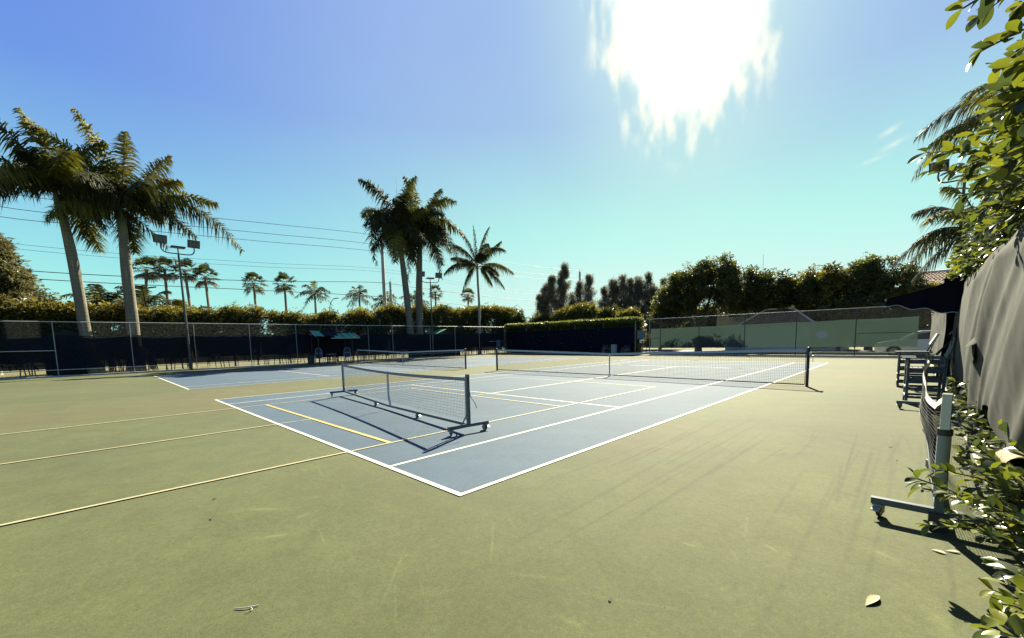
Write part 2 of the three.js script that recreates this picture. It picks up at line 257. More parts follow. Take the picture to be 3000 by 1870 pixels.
function fence(label, a, b, posts, o = {}) {
  const A = P(a), B = P(b), du = B.clone().sub(A), L = du.length(); du.normalize(); const H = o.H || 3.04;
  const t = thing('chain_link_fence', label, 'fence', a);
  const at = (u, y) => V(du.x * u, y, du.z * u);
  for (const u of posts) { const g = [rod(at(u, -0.02), at(u, H - 0.03), 0.027, 8)]; part('post', g, o.postMat || M.metal, t); }
  part('top_rail', rod(at(0, H), at(L, H), 0.024, 6), M.rail, t);
  if (o.bottom) part('bottom_rail', rod(at(o.bottom[0] || 0, o.bottom[1]), at(o.bottom[2] || L, o.bottom[1]), 0.022, 6), M.rail, t);
  for (const [u0, u1, y] of o.mid || []) part('mid_rail', rod(at(u0, y), at(u1, y), 0.022, 6), o.postMat || M.rail, t);
  part('wire_mesh', diamonds(V(0, 0, 0), du, L, 0.06, H - 0.02, o.gap || 0.1, o.r || 0.0032), M.wire, t, 'stuff');
  return t;
}
const wavy = (A, B, y0, y1, side, amp, seed, nu, o = {}) => sheet(nu, 14, (u, v) => {
  const sag = (o.sag || 0) * Math.abs(Math.sin(u * (o.bays || 8) * Math.PI)), top = y1 - sag * v - (o.dip ? o.dip(u) : 0) * v, y = mix(y0 + (o.lift ? o.lift(u) : 0), top, v), w = (fbm(u * (o.bays || 8) * 2 + seed, v * 2.2, seed, 3) - 0.5) * amp + (fbm(u * (o.bays || 8) * 7, v * 3, seed + 4, 2) - 0.5) * amp * 0.35;
  return [mix(A[0], B[0], u) + side[0] * w, y, mix(A[2], B[2], u) + side[1] * w];
});
// long fence beside the palms (x = -31.8) and its dark screen
{
  const posts = []; for (let k = 0; k < 15; k++) { const z = 10 - k * 3.205; posts.push(13.2 - z); }
  const zs = [9.99, 6.79, 3.59, 0.39, -2.77, -6.02, -9.2, -12.4, -15.2, -17.58, -21.75, -24.9, -28.3];
  fence('long chain link fence beside the royal palms with bare metal posts', [-31.8, 0.05, 13.2], [-31.8, 0.05, -32.3], [...zs.map((z) => 13.2 - z), 45.5 - 0.05], { bottom: [0, 0.32, 0], mid: [[6.4, 9.6, 1.42], [43, 45.3, 1.38]] });
  solo('windscreen', wavy([-31.86, 0, 13.2], [-31.86, 0, -31.9], 0.43, 2.36, [1, 0], 0.09, 5, 170, { bays: 14, sag: 0.07 }), M.navyScreen, 'long navy black windscreen tied along the palm side fence', 'windscreen');
}
// end fence (z = -32.5): dark screened half, gate, green screened half
{
  const px = []; for (let x = -31.8; x < -15; x += 3.33) px.push(x + 31.8);
  fence('end fence with dark screen standing in front of the clipped hedge', [-31.8, 0.05, -32.5], [-15.15, 0.05, -32.5], px);
  solo('windscreen', wavy([-31.7, 0, -32.44], [-15.3, 0, -32.44], 0.34, 2.5, [0, 1], 0.07, 15, 60, { bays: 5, sag: 0.04 }), M.navyScreen, 'navy windscreen on the end fence below the clipped hedge top', 'windscreen');
  fence('end fence with translucent green screen and black posts by the house', [-13.8, 0.05, -32.5], [3.8, 0.05, -32.5], [0, 1.0, 4.25, 7.6, 10.87, 14.1, 17.55], { postMat: M.darkMetal, bottom: [0, 0.2, 0], mid: [[14.1, 17.55, 1.42], [0, 1.0, 1.36]] });
  const gm = phys([0.028, 0.046, 0.038], 1.0, { transmission: 0.5, thickness: 0, transparent: true, opacity: 0.86 });
  solo('windscreen', wavy([-13.7, 0, -32.57], [3.2, 0, -32.57], 0.6, 2.36, [0, 1], 0.05, 25, 70, { bays: 5, sag: 0.03, dip: (u) => 0.16 * (1 - u) - 0.05 }), gm, 'translucent green windscreen on the end fence near the house', 'windscreen');
  solo('lit_hole_disc', [new THREE.CylinderGeometry(0.27, 0.27, 0.02, 28).rotateX(Math.PI / 2).scale(1.15, 0.85, 1).translate(-1.45, 1.42, -32.44)], std([0.42, 0.4, 0.34], 0.8), 'pale oval disc painted as light through a hole in the green windscreen', 'disc');  // solid pale disc, its colour standing in for light through a hole
  // gate
  const g = thing('gate', 'open chain link gate with a square sign in the end fence', 'gate', [-14.5, 0.05, -32.5]);
  part('post', rod([-0.65, 0, 0], [-0.65, 3.0, 0], 0.045, 10), M.metal, g); part('post', rod([0.7, 0, 0], [0.7, 3.04, 0], 0.045, 10), M.metal, g);
  part('frame', [rod([-0.55, 0.06, 0.1], [-0.55, 2.1, 0.1], 0.025), rod([0.5, 0.06, 0.1], [0.5, 2.1, 0.1], 0.025), rod([-0.55, 2.1, 0.1], [0.5, 2.1, 0.1], 0.025), rod([-0.55, 0.08, 0.1], [0.5, 0.08, 0.1], 0.025)], M.darkMetal, g);
  part('brace', [rod([-0.5, 0.85, 0.1], [0.5, 0.1, 0.1], 0.02), rod([-0.5, 0.1, 0.1], [0.5, 0.85, 0.1], 0.02)], M.darkMetal, g);
  part('sign', box(0.78, 0.72, 0.02, 0.0, 1.72, 0.14), std([0.1, 0.13, 0.12], 0.7), g); part('notice', box(0.22, 0.3, 0.015, -0.05, 1.12, 0.14), M.white, g);
}
solo('notice_board', box(0.04, 0.85, 0.62, -31.7, 1.16, -31.15), std([0.09, 0.115, 0.15], 0.7), 'plain blue grey board on the palm side fence at the corner', 'board');
{
  const c = thing('utility_cabinet', 'small grey utility cabinet standing before the dark end fence', 'cabinet', [-17.0, 0, -31.95]);
  part('body', box(0.46, 0.86, 0.3, 0, 0.47, 0), M.concrete, c); part('lid', box(0.5, 0.04, 0.34, 0, 0.92, 0), M.metal, c); part('base', box(0.52, 0.08, 0.36, 0, 0.01, 0), M.concrete, c);
}
// side fence beside the camera (x = 3.8)
{
  const posts = []; for (let z = 2; z > -32; z -= 3.2) posts.push(4.2 - z);
  const t = fence('side fence overgrown by the vine hedge beside the stored net', [3.8, 0.0, 4.2], [3.8, 0.0, -32.4], posts, { postMat: M.darkMetal, gap: 0.075, r: 0.0026 });
  const cloth = texture(256, 256, (i, j) => { const w = ((i + j) % 4 < 2 ? 8 : -8) + (hash(i, j, 91) - 0.5) * 30 + (fbm(i / 32, j / 32, 92, 4, 8) - 0.5) * 44; return 205 + w; }, true, 14, 4);
  const grey = phys([0.085, 0.086, 0.076], 0.95, { map: cloth, specularIntensity: 0.3 });
  // hanging cloth with deep diagonal folds
  const near = sheet(220, 90, (u, v) => {
    const z = mix(-12.0, -1.4, u), belly = Math.sin(Math.PI * v) ** 0.8;
    let x = 3.69 - 0.05 * belly; const q = z - 2.6 * (v - 0.5), k = sstep(-9, -4.6, z), hang = sstep(0, 0.12, 1 - v);
    const fold = (w, ph) => { const c = 0.5 + 0.5 * Math.sin(q * w + ph); return c * c * c; };
    x += hang * (0.02 * Math.sin(q * 1.1 + 2) - 0.07 * k * fold(2.3, 0.6) * (0.4 + 0.6 * v) - 0.03 * k * fold(4.9, 2.1) - 0.035 * (1 - v) * fold(3.7, 1) * (0.3 + 0.7 * k));
    x += (fbm(z * 2.2, v * 3, 101, 3) - 0.5) * 0.02; if (x > 3.77) x = 3.77;
    const top = 2.46 - 0.05 * Math.abs(Math.sin((z + 12) * 0.98)), bot = 0.46 + 0.07 * Math.sin(z * 1.3 + 1) + 0.14 * sstep(-5.2, -4.4, z) * sstep(-3.6, -4.3, z) + 0.1 * sstep(-2.6, -1.4, z);
    return [x, mix(bot, top, v), z];
  });
  const w = thing('windscreen', 'rumpled grey windscreen with slit vents hanging on the side fence', 'windscreen', [0, 0, 0]);
  part('cloth', near, grey, w);
  for (const [z, y] of [[-9.4, 1.42], [-5.35, 1.3]]) {
    part('vent_flap', sheet(12, 6, (u, v) => { const a = (u - 0.5) * Math.PI; return [3.6 - 0.09 * Math.cos(a) * (1 - v), y + 0.14 * (v - 0.4) * Math.cos(a) + 0.04, z + 0.26 * Math.sin(a)]; }), grey, w);
    part('vent_slit', sheet(12, 4, (u, v) => { const a = (u - 0.5) * Math.PI; return [3.575, y - 0.24 * v * Math.cos(a), z + 0.24 * Math.sin(a)]; }), M.blackCloth, w);
  }
  solo('windscreen', wavy([3.68, 0, -12.9], [3.68, 0, -30.5], 0.4, 2.42, [1, 0], 0.14, 45, 120, { bays: 7, sag: 0.1 }), grey, 'grey windscreen farther along the side fence behind the tall chairs', 'windscreen');
}

// ---------------------------------------------------------------- nets
function netSoup(P0, P1, topY, botY, gap, w, warp = 0, lean = null) { // square netting between two posts; topY(u), botY(u)
  const s = new Soup(), d = P1.clone().sub(P0), L = d.length(), n = Math.round(L / gap), du = d.clone().normalize(), N = new THREE.Vector3().crossVectors(du, V(0, 1, 0));
  const at = (u, v) => { const p = P0.clone().addScaledVector(d, u); p.y = mix(botY(u), topY(u), v); if (lean) p.addScaledVector(N, lean(u, v)); return p; };
  const cord = (a, b, wv) => { const e = b.clone().sub(a).normalize(), k = new THREE.Vector3().crossVectors(e, N).normalize().multiplyScalar(w / 2), m = N.clone().multiplyScalar(w / 2); s.quad(a.clone().add(k), a.clone().sub(k), b.clone().sub(k), b.clone().add(k)); s.quad(a.clone().add(m), a.clone().sub(m), b.clone().sub(m), b.clone().add(m)); };
  const seg = lean ? 5 : 1; for (let i = 1; i < n; i++) for (let k = 0; k < seg; k++) cord(at(i / n, k / seg), at(i / n, (k + 1) / seg));
  const hmax = Math.round((topY(0.0) - botY(0)) / gap), m = lean ? 40 : 24; for (let j = 1; j < hmax; j++) for (let i = 0; i < m; i++) cord(at(i / m, j / hmax), at((i + 1) / m, j / hmax));
  return s.build();
}
function ribbon(P0, P1, topY, h, t, n = 30, lean = null) { // a folded tape hanging over the head cord
  const d = P1.clone().sub(P0), N = new THREE.Vector3().crossVectors(d.clone().normalize(), V(0, 1, 0));
  const f = (side) => sheet(n, 2, (u, v) => { const p = P0.clone().addScaledVector(d, u).addScaledVector(N, side * t * (1 - v * 0.7) + (lean ? lean(u) : 0)); return [p.x, topY(u) - h * (1 - v), p.z]; });
  return join([f(1), f(-1)]);
}
function tennisNet(x0, z, label) {
  const g = thing('tennis_net', label, 'net', [0, 0, 0]), A = V(x0 + 0.914, 0, z), B = V(x0 - 11.884, 0, z);
  const top = (u) => 1.06 - 0.155 * (1 - Math.abs(u - 0.5) * 2) ** 1.0 * (0.8 + 0.2 * (1 - Math.abs(u - 0.5) * 2)), bot = (u) => 0.045;
  for (const [p, s] of [[A, 1], [B, -1]]) {
    const q = part('post', [rod([p.x, -0.01, z], [p.x, 1.08, z], 0.038, 14), new THREE.SphereGeometry(0.038, 12, 6).translate(p.x, 1.08, z)], M.blackMetal, g);
    part('winch', [rod([p.x + s * 0.03, 0.86, z], [p.x + s * 0.12, 0.86, z], 0.028, 8), rod([p.x + s * 0.11, 0.86, z], [p.x + s * 0.12, 0.7, z + 0.05], 0.008, 6), box(0.05, 0.09, 0.07, p.x + s * 0.05, 0.93, z)], M.rail, q);
  }
  const a = V(x0 + 0.86, 0, z), b = V(x0 - 11.83, 0, z);
  part('netting', netSoup(a, b, top, bot, 0.0475, 0.0048), M.netCord, g, 'stuff');
  part('head_tape', ribbon(a, b, top, 0.075, 0.012), M.tape, g);
  part('hem', [beam([a.x, 0.05, z], [b.x, 0.05, z], 0.012, 0.035), beam([a.x, 0.06, z], [a.x, 1.03, z], 0.035, 0.012), beam([b.x, 0.06, z], [b.x, 1.03, z], 0.035, 0.012)], M.netCord, g);
  part('centre_strap', [box(0.05, 0.87, 0.014, x0 - 5.485, 0.46, z), box(0.09, 0.02, 0.06, x0 - 5.485, 0.012, z)], M.strap, g);
  return g;
}
tennisNet(0, -11.885, 'tennis net across the nearer blue court with white head tape');
tennisNet(-15.23, -11.885, 'tennis net across the farther court in front of the palms');

function castor(parent, x, y, z, r, turn = 0) { // hangs below a bar whose underside is at y
  const c = new THREE.Group(); c.name = 'castor'; c.position.set(x, y, z); c.rotation.y = turn; parent.add(c);
  part('fork', [box(0.07, 0.012, 0.06, 0, -0.006, 0), box(0.006, y - r * 0.85, 0.045, 0.022, -(y - r * 0.85) / 2 - 0.006, 0.015), box(0.006, y - r * 0.85, 0.045, -0.022, -(y - r * 0.85) / 2 - 0.006, 0.015), box(0.05, 0.012, 0.05, 0, -0.03, -0.05, -0.5)], M.zinc, c);
  part('tyre', new THREE.TorusGeometry(r * 0.78, r * 0.22, 10, 26).rotateY(Math.PI / 2).translate(0, r - y, 0.02), M.rubber, c);
  part('hub', new THREE.CylinderGeometry(r * 0.64, r * 0.64, 0.022, 20).rotateZ(Math.PI / 2).translate(0, r - y, 0.02), M.zinc, c);
  return c;
}
function portableNet(name, label, A, B, o) { // A, B: the feet; drawn in the thing's own axes
  const g = thing(name, label, 'net', [0, 0, 0]), a = P(A), b = P(B), du = b.clone().sub(a).normalize(), n = new THREE.Vector3().crossVectors(du, V(0, 1, 0)), H = o.H, by = 0.135;
  const on = (p, k, y) => p.clone().addScaledVector(n, k).setY(y);
  for (const p of [a, b]) {
    const f = part('foot', beam(on(p, -0.38, by), on(p, 0.38, by), 0.05, 0.05), M.greyFrame, g);
    part('post', beam(V(p.x, by + 0.02, p.z), V(p.x, H + 0.03, p.z), 0.045, 0.05), M.greyFrame, g);
    const s = p === a ? 1 : -1; part('brace', rod(V(p.x, 0.36, p.z), p.clone().addScaledVector(du, s * 0.17).setY(by + 0.02), 0.012, 6), M.greyFrame, g);
    for (const k of [-0.33, 0.33]) { const q = on(p, k, 0); castor(g, q.x, by - 0.025, q.z, 0.052, Math.atan2(du.x, du.z) + k); }
  }
  const m = a.clone().lerp(b, 0.5), dip = o.dip || 0;
  part('base_bar', beam(a.clone().setY(by + 0.005), m.clone().setY(by - dip), 0.045, 0.045), M.greyFrame, g);
  part('base_bar', beam(m.clone().setY(by - dip), b.clone().setY(by + 0.005), 0.045, 0.045), M.greyFrame, g);
  for (const t of [0.28, 0.62]) { const q = a.clone().lerp(b, t); castor(g, q.x, by - dip * 0.7 - 0.02, q.z, 0.045, Math.atan2(du.x, du.z) + 0.4); }
  const n0 = a.clone().addScaledVector(du, 0.07), n1 = b.clone().addScaledVector(du, -0.07);
  part('netting', netSoup(n0, n1, o.top, o.bot, o.gap || 0.05, 0.0028, 0, o.lean), o.cord || M.netGrey, g, 'stuff');
  part('head_tape', ribbon(n0, n1, o.top, 0.055, 0.009, 60, o.lean ? (u) => o.lean(u, 1) : null), o.tape || M.tape, g);
  for (const e of [n0, n1]) part('side_tape', box(0.03, H - 0.22, 0.01, e.x, H / 2 + 0.1, e.z, 0, Math.atan2(-du.z, du.x)), M.strap, g);
  for (const p of [n0, n1]) for (let k = 0; k < 4; k++) part('tie', beam(p.clone().setY(0.3 + k * 0.19), p.clone().addScaledVector(du, p === n0 ? -0.09 : 0.09).setY(0.3 + k * 0.19), 0.012, 0.012), M.blackMetal, g);
  return g;
}
{
  const g = portableNet('portable_net', 'portable pickleball net on castors standing on the blue court', [-2.05, 0, -1.83], [-8.63, 0, -2.68], { H: 0.93, dip: 0.05, top: (u) => 0.905 - 0.055 * Math.sin(Math.PI * u), bot: (u) => 0.19 - 0.02 * Math.sin(Math.PI * u), tape: std([0.2, 0.19, 0.2], 0.8) });
  const m = V(-5.34, 0, -2.255); part('centre_strap', [beam(m.clone().setY(0.86), m.clone().setY(0.3), 0.045, 0.012), beam(m.clone().setY(0.3), V(-5.25, 0.1, -2.24), 0.045, 0.012)], M.strap, g);
  part('tether', pipe([[-2.02, 0.9, -1.83], [-1.98, 0.6, -1.83], [-1.93, 0.52, -1.86], [-1.9, 0.42, -1.88]], 0.006, 12, 5), M.blackMetal, g);
}
{
  const sagTop = (u) => u < 0.1 ? mix(1.02, 0.9, sstep(0, 0.1, u)) : mix(0.9, 0.98, u) - 0.09 * Math.sin(Math.PI * Math.min(1, u * 1.4));
  const g = portableNet('portable_net', 'second portable net with slack netting parked along the side fence', [3.24, 0, -1.97], [3.24, 0, -8.55], { H: 1.0, dip: 0.0, gap: 0.042, top: sagTop, bot: (u) => 0.19, lean: (u, v) => -0.07 * Math.sin(Math.PI * Math.min(1, u * 1.15)) * (0.4 + Math.sin(v * 2.4)) - 0.012 * Math.sin(u * 14 + v * 5), cord: M.netCord, tape: std([0.62, 0.6, 0.5], 0.8) });
  part('post_sleeve', rod([3.24, 0.25, -1.97], [3.24, 0.72, -1.97], 0.038, 12), std([0.24, 0.25, 0.2], 0.7), g); part('collar', rod([3.24, 0.72, -1.97], [3.24, 0.77, -1.97], 0.044, 12), M.blackMetal, g);
  part('folded_tape', box(0.05, 0.26, 0.012, 3.235, 0.9, -1.92), std([0.62, 0.6, 0.5], 0.8), g); part('black_block', box(0.1, 0.13, 0.1, 3.24, 0.065, -1.97), M.blackMetal, g);  // black block between the foot bar and the court
}

// ---------------------------------------------------------------- palms
const ringBark = (() => texture(256, 512, (i, j) => { const y = j / 512 * 40, k = Math.floor(y), f = y - k, ring = f < 0.12 ? -26 : 0, n = fbm(i / 10, j / 16, 111, 4) - 0.5, st = fbm(i / 5, j / 60, 113, 3) - 0.5, l = fbm(i / 50, j / 40, 114, 3); return [182 + ring + n * 46 + st * 40 + (l - 0.5) * 50, 172 + ring + n * 44 + st * 38 + (l - 0.5) * 46, 150 + ring + n * 40 + st * 32 + (l - 0.5) * 40]; }))();
M.palmTrunk = std([0.3, 0.29, 0.27], 0.95, { map: ringBark });
M.fanTrunk = std([0.16, 0.13, 0.10], 0.95);
M.crownshaft = std([0.10, 0.115, 0.055], 0.6);
M.frond = leafy([1, 1, 1], 0.3, { vertexColors: true, clearcoat: 0.12, clearcoatRoughness: 0.5 });
function bez(a, b, c, t) { const k = 1 - t; return V(k * k * a.x + 2 * k * t * b.x + t * t * c.x, k * k * a.y + 2 * k * t * b.y + t * t * c.y, k * k * a.z + 2 * k * t * b.z + t * t * c.z); }
// one pinnate frond along a bent midrib; spread = how many planes the leaflets stand in
function frondGeo(s, a, b, c, o, r) {
  const N = o.n, Lm = o.leaf, col = o.col;
  let prev = null;
  for (let i = 0; i <= 14; i++) { // midrib
    const t = i / 14, p = bez(a, b, c, t), q = bez(a, b, c, Math.min(1, t + 0.02)), d = q.clone().sub(p); if (d.lengthSq() < 1e-9) d.copy(p).sub(bez(a, b, c, t - 0.02)); d.normalize();
    const sd = new THREE.Vector3().crossVectors(d, V(0, 1, 0)); if (sd.lengthSq() < 1e-4) sd.set(1, 0, 0); sd.normalize(); const up = new THREE.Vector3().crossVectors(sd, d), w = mix(o.rib, o.rib * 0.15, t);
    const ring = [p.clone().addScaledVector(sd, w), p.clone().addScaledVector(up, w * 0.8), p.clone().addScaledVector(sd, -w), p.clone().addScaledVector(up, -w * 0.5)];
    if (prev) for (let k = 0; k < 4; k++) s.quad(prev[k], prev[(k + 1) % 4], ring[(k + 1) % 4], ring[k], [col[0] * 1.8, col[1] * 1.5, col[2] * 1.3]); prev = ring;
  }
  for (let i = 0; i < N; i++) for (const sg of [1, -1]) {
    const t = mix(o.from, 0.995, (i + 0.5 * (sg > 0)) / N), p = bez(a, b, c, t), d = bez(a, b, c, Math.min(1, t + 0.03)).sub(bez(a, b, c, t - 0.03)).normalize();
    const sd = new THREE.Vector3().crossVectors(d, V(0, 1, 0)); if (sd.lengthSq() < 1e-4) sd.set(1, 0, 0); sd.normalize(); const up = new THREE.Vector3().crossVectors(sd, d);
    const prof = Math.max(0.22, Math.sin(Math.PI * (0.12 + 0.8 * t))), L = Lm * prof * (0.8 + 0.4 * r()), lift = (r() - 0.5) * 2 * o.plume + (o.vee || 0), fw = mix(o.fw || 0.35, o.fw ? 0.65 : 0.9, t) + (r() - 0.5) * 0.3;
    const dir = sd.clone().multiplyScalar(sg).addScaledVector(up, lift).addScaledVector(d, fw).normalize(), droop = o.droop * L * (0.7 + 0.6 * r());
    const m = p.clone().addScaledVector(dir, L * 0.5); m.y -= droop * 0.28; const e = p.clone().addScaledVector(dir, L * (1 - 0.12 * o.droop)); e.y -= droop;
    const wd = d.clone().multiplyScalar(o.w / 2), v = 0.7 + 0.6 * r(), k = [col[0] * v * (1 + 0.25 * r()), col[1] * v, col[2] * v];
    s.quad(p.clone().add(wd), p.clone().sub(wd), m.clone().sub(wd), m.clone().add(wd), k); s.tri(m.clone().add(wd), m.clone().sub(wd), e, k);
  }
}
const DARK = [0.036, 0.045, 0.012], OLIVE = [0.1, 0.108, 0.012], BROWN = [0.09, 0.06, 0.03];
const GLOSS_GREY = [0.06, 0.07, 0.045];  // leaflet gloss painted as a lighter grey frond colour
const toward = (x, z) => { const d = V(x - camera.position.x, 0, z - camera.position.z).normalize(); return { right: V(-d.z, 0, d.x), away: d }; };
function palm(name, label, group, o) {
  const r = rnd(o.seed), base = P(o.path[0]), t = thing(name, label, 'palm tree', [base.x, base.y, base.z], 0, group);
  const local = o.path.map((p) => P(p).clone().sub(base)), topP = local[local.length - 1];
  const tg = taper(local, o.radii, o.tseg || 40, o.sides || 14); const uv = tg.attributes.uv; for (let i = 0; i < uv.count; i++) uv.setXY(i, uv.getY(i) * 1, uv.getX(i) * (o.uvl || 1)); part('trunk', tg, o.trunkMat || M.palmTrunk, t);
  let hub = topP.clone();
  if (o.shaft) { const e = topP.clone().add(P(o.shaft)); part('crownshaft', taper([topP.clone().add(V(0, -0.1, 0)), topP.clone().lerp(e, 0.5), e], [o.radii[o.radii.length - 1] * 1.05, o.radii[o.radii.length - 1] * 1.0, 0.08], 10, 12), M.crownshaft, t); hub = e; }
  const { right, away } = toward(base.x, base.z), loc = (q) => V(0, q[1], 0).addScaledVector(right, q[0]).addScaledVector(away, q[2] || 0);
  const big = new Soup();
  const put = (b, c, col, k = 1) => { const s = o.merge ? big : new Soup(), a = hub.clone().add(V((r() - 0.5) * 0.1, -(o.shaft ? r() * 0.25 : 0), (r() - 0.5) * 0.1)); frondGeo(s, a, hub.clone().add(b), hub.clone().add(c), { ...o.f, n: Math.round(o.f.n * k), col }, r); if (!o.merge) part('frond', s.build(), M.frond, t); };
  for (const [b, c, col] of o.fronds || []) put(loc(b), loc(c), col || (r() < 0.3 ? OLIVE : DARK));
  for (let i = 0; i < (o.extra || 0); i++) {
    const az = i * 2.39996 + r() * 0.6, age = (i + 0.5) / o.extra, L = o.len * (0.8 + 0.35 * r()), el = mix(1.2, o.low, age ** 0.9) + (r() - 0.5) * 0.3, h = V(Math.cos(az), 0, Math.sin(az));
    const b = h.clone().multiplyScalar(Math.cos(el) * L * 0.55).add(V(0, Math.sin(el) * L * 0.55 + 0.12 * L, 0)), c = h.clone().multiplyScalar(Math.cos(el) * L * 0.95).add(V(0, Math.sin(el) * L * 0.75 - o.hang * L * (0.3 + 0.7 * age), 0));
    put(b, c, r() < (o.bright || 0.2) ? OLIVE : DARK);
  }
  if (o.spear) part('spear_leaf', rod(hub, hub.clone().add(V(0.05, o.spear, 0.03)), 0.035, 5, 0.006), M.crownshaft, t);
  if (o.nuts) part('flower_stalk', (() => { const s = new Soup(); for (let k = 0; k < 40; k++) { const a = r() * 6.28, l = 0.4 + r() * 0.5, p = topP.clone(), q = p.clone().add(V(Math.cos(a) * l, -0.2 - r() * 0.5, Math.sin(a) * l)); s.tri(p, p.clone().add(V(0.01, 0.02, 0.01)), q, [0.1, 0.08, 0.03]); } return s.build(); })(), M.frond, t);
  if (o.merge) part('crown', big.build(), M.frond, t);
  return t;
}
const royal = { n: 135, leaf: 1.12, rib: 0.05, from: 0.08, plume: 1.1, droop: 0.6, w: 0.07, fw: 0.12 };
const YEL = [0.13, 0.125, 0.018];  // yellower frond tint
palm('royal_palm', 'leftmost royal palm with curved trunk foot behind the long fence', 'royal palms behind the fence', {
  seed: 11, path: [[-33.1, -0.05, 2.0], [-33.15, 0.9, 2.17], [-33.2, 2.2, 2.3], [-33.2, 4.6, 2.38], [-33.2, 7.0, 2.48], [-33.2, 9.4, 2.66]], radii: [0.42, 0.3, 0.27, 0.27, 0.25, 0.2], shaft: [0, 1.3, 0.2], uvl: 1, f: royal,
  fronds: [[[-0.9, 3.2], [-4.0, 4.6], DARK], [[-2.4, 2.2], [-5.6, 2.2]], [[-2.2, 2.6], [-3.5, -3.2], DARK], [[-2.6, 1.5, 1], [-4.3, -0.4, 1.2], BROWN], [[1.6, 1.6], [5.0, -2.6], DARK], [[0.9, 1.6, -0.6], [2.0, -2.2, -0.8], DARK], [[0.8, 2.6], [2.4, 3.4], OLIVE], [[0.2, 2.5], [-1.0, 4.4, 0.6], OLIVE], [[1.4, 2.2], [3.4, 2.4, 0.8]], [[-1.2, 1.8, -1.4], [-2.6, -1.0, -2.6]], [[0.8, 1.8, 1.6], [1.6, 0.2, 3.4]], [[-0.6, 2.2, 1.5], [-1.6, 1.6, 3.4]], [[0.4, 2.0, -1.8], [0.8, 1.2, -3.6]], [[1.8, 1.4, -1], [3.4, -0.6, -2]]], extra: 5, len: 3.6, low: -0.4, hang: 0.6 });
palm('royal_palm', 'royal palm with yellow tinted crown behind the long fence near the lamp', 'royal palms behind the fence', {
  seed: 12, path: [[-33.0, -0.05, 0.16], [-33.0, 1.0, 0.18], [-33.0, 3.2, 0.15], [-33.0, 6.0, 0.16], [-33.0, 8.9, 0.13]], radii: [0.46, 0.33, 0.3, 0.29, 0.23], shaft: [0, 1.5, 0], f: royal,
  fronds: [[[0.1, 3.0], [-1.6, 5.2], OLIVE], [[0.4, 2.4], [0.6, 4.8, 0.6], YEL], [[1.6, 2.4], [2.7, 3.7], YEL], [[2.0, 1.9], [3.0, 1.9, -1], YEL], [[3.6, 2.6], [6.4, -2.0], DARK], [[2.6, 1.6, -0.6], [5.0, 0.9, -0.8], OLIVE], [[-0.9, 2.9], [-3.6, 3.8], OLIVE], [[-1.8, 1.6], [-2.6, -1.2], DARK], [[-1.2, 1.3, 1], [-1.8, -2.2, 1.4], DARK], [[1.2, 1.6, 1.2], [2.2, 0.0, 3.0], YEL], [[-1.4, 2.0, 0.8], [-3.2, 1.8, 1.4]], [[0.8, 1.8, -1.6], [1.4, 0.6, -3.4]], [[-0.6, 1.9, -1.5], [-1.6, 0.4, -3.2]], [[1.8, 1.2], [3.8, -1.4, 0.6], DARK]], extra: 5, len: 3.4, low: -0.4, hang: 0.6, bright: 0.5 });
palm('royal_palm', 'leaning royal palm of the middle pair, beside the concrete pole', 'royal palms behind the fence', {
  seed: 13, path: [[-33.5, -0.05, -20.75], [-33.5, 2.4, -20.6], [-33.5, 4.4, -20.47], [-33.5, 8.4, -20.14], [-33.5, 11.0, -19.87]], radii: [0.42, 0.34, 0.32, 0.29, 0.21], shaft: [0, 1.75, 0.1], f: { ...royal, n: 130, leaf: 1.2, w: 0.08 }, spear: 4.6,
  fronds: [[[-0.8, 3.6], [-3.4, 4.2], DARK], [[-3.4, 2.8], [-2.2, -3.8], DARK], [[-1.3, 1.6, -1], [-0.9, -2.6, -1.2], DARK], [[0.4, 3.4], [1.9, 4.8], OLIVE], [[0.6, 1.6, 1.0], [0.7, -2.4, 1.5]], [[-0.6, 2.6, 1.5], [-1.6, 2.6, 3.4]], [[0.6, 2.5, -1.5], [1.0, 2.0, -3.6]], [[-2.2, 2.4], [-3.4, 1.2, 1]], [[-1.6, 2.0, -1.2], [-3.0, -0.6, -2]], [[1.4, 2.2], [2.8, 1.4, -1]]], extra: 9, len: 3.5, low: -0.7, hang: 0.75 });
palm('royal_palm', 'upright royal palm of the middle pair, near the second lamp', 'royal palms behind the fence', {
  seed: 14, path: [[-33.9, -0.05, -21.8], [-33.9, 5.1, -22.0], [-33.9, 8.6, -22.2], [-33.9, 11.4, -22.41]], radii: [0.46, 0.38, 0.34, 0.23], shaft: [0, 1.7, 0], f: { ...royal, n: 130, leaf: 1.2, w: 0.08 }, spear: 4.2,
  fronds: [[[0.1, 3.6], [-1.3, 5.0], OLIVE], [[1.2, 3.9], [3.9, 2.8], OLIVE], [[2.2, 2.4], [4.5, -0.6], OLIVE], [[2.4, 2.0], [4.2, -4.0], DARK], [[1.4, 1.6, -0.8], [2.0, -5.2, -0.8], DARK], [[-1.0, 1.4], [-1.3, -5.4], DARK], [[0.8, 2.6, 1.4], [1.4, 2.6, 3.4]], [[-0.8, 2.4, -1.6], [-1.8, 1.4, -3.4]], [[1.0, 2.2, -1.6], [2.4, 0.6, -3.0]], [[1.6, 1.8, 1], [3.2, -2.0, 1.8]], [[-1.4, 2.6], [-2.4, 2.8]], [[1.2, 2.8], [2.4, 4.2, 0.5], OLIVE]], extra: 9, len: 3.5, low: -0.7, hang: 0.75 });
const coco = { n: 105, leaf: 1.0, rib: 0.045, from: 0.16, plume: 0.4, droop: 0.85, w: 0.06 };
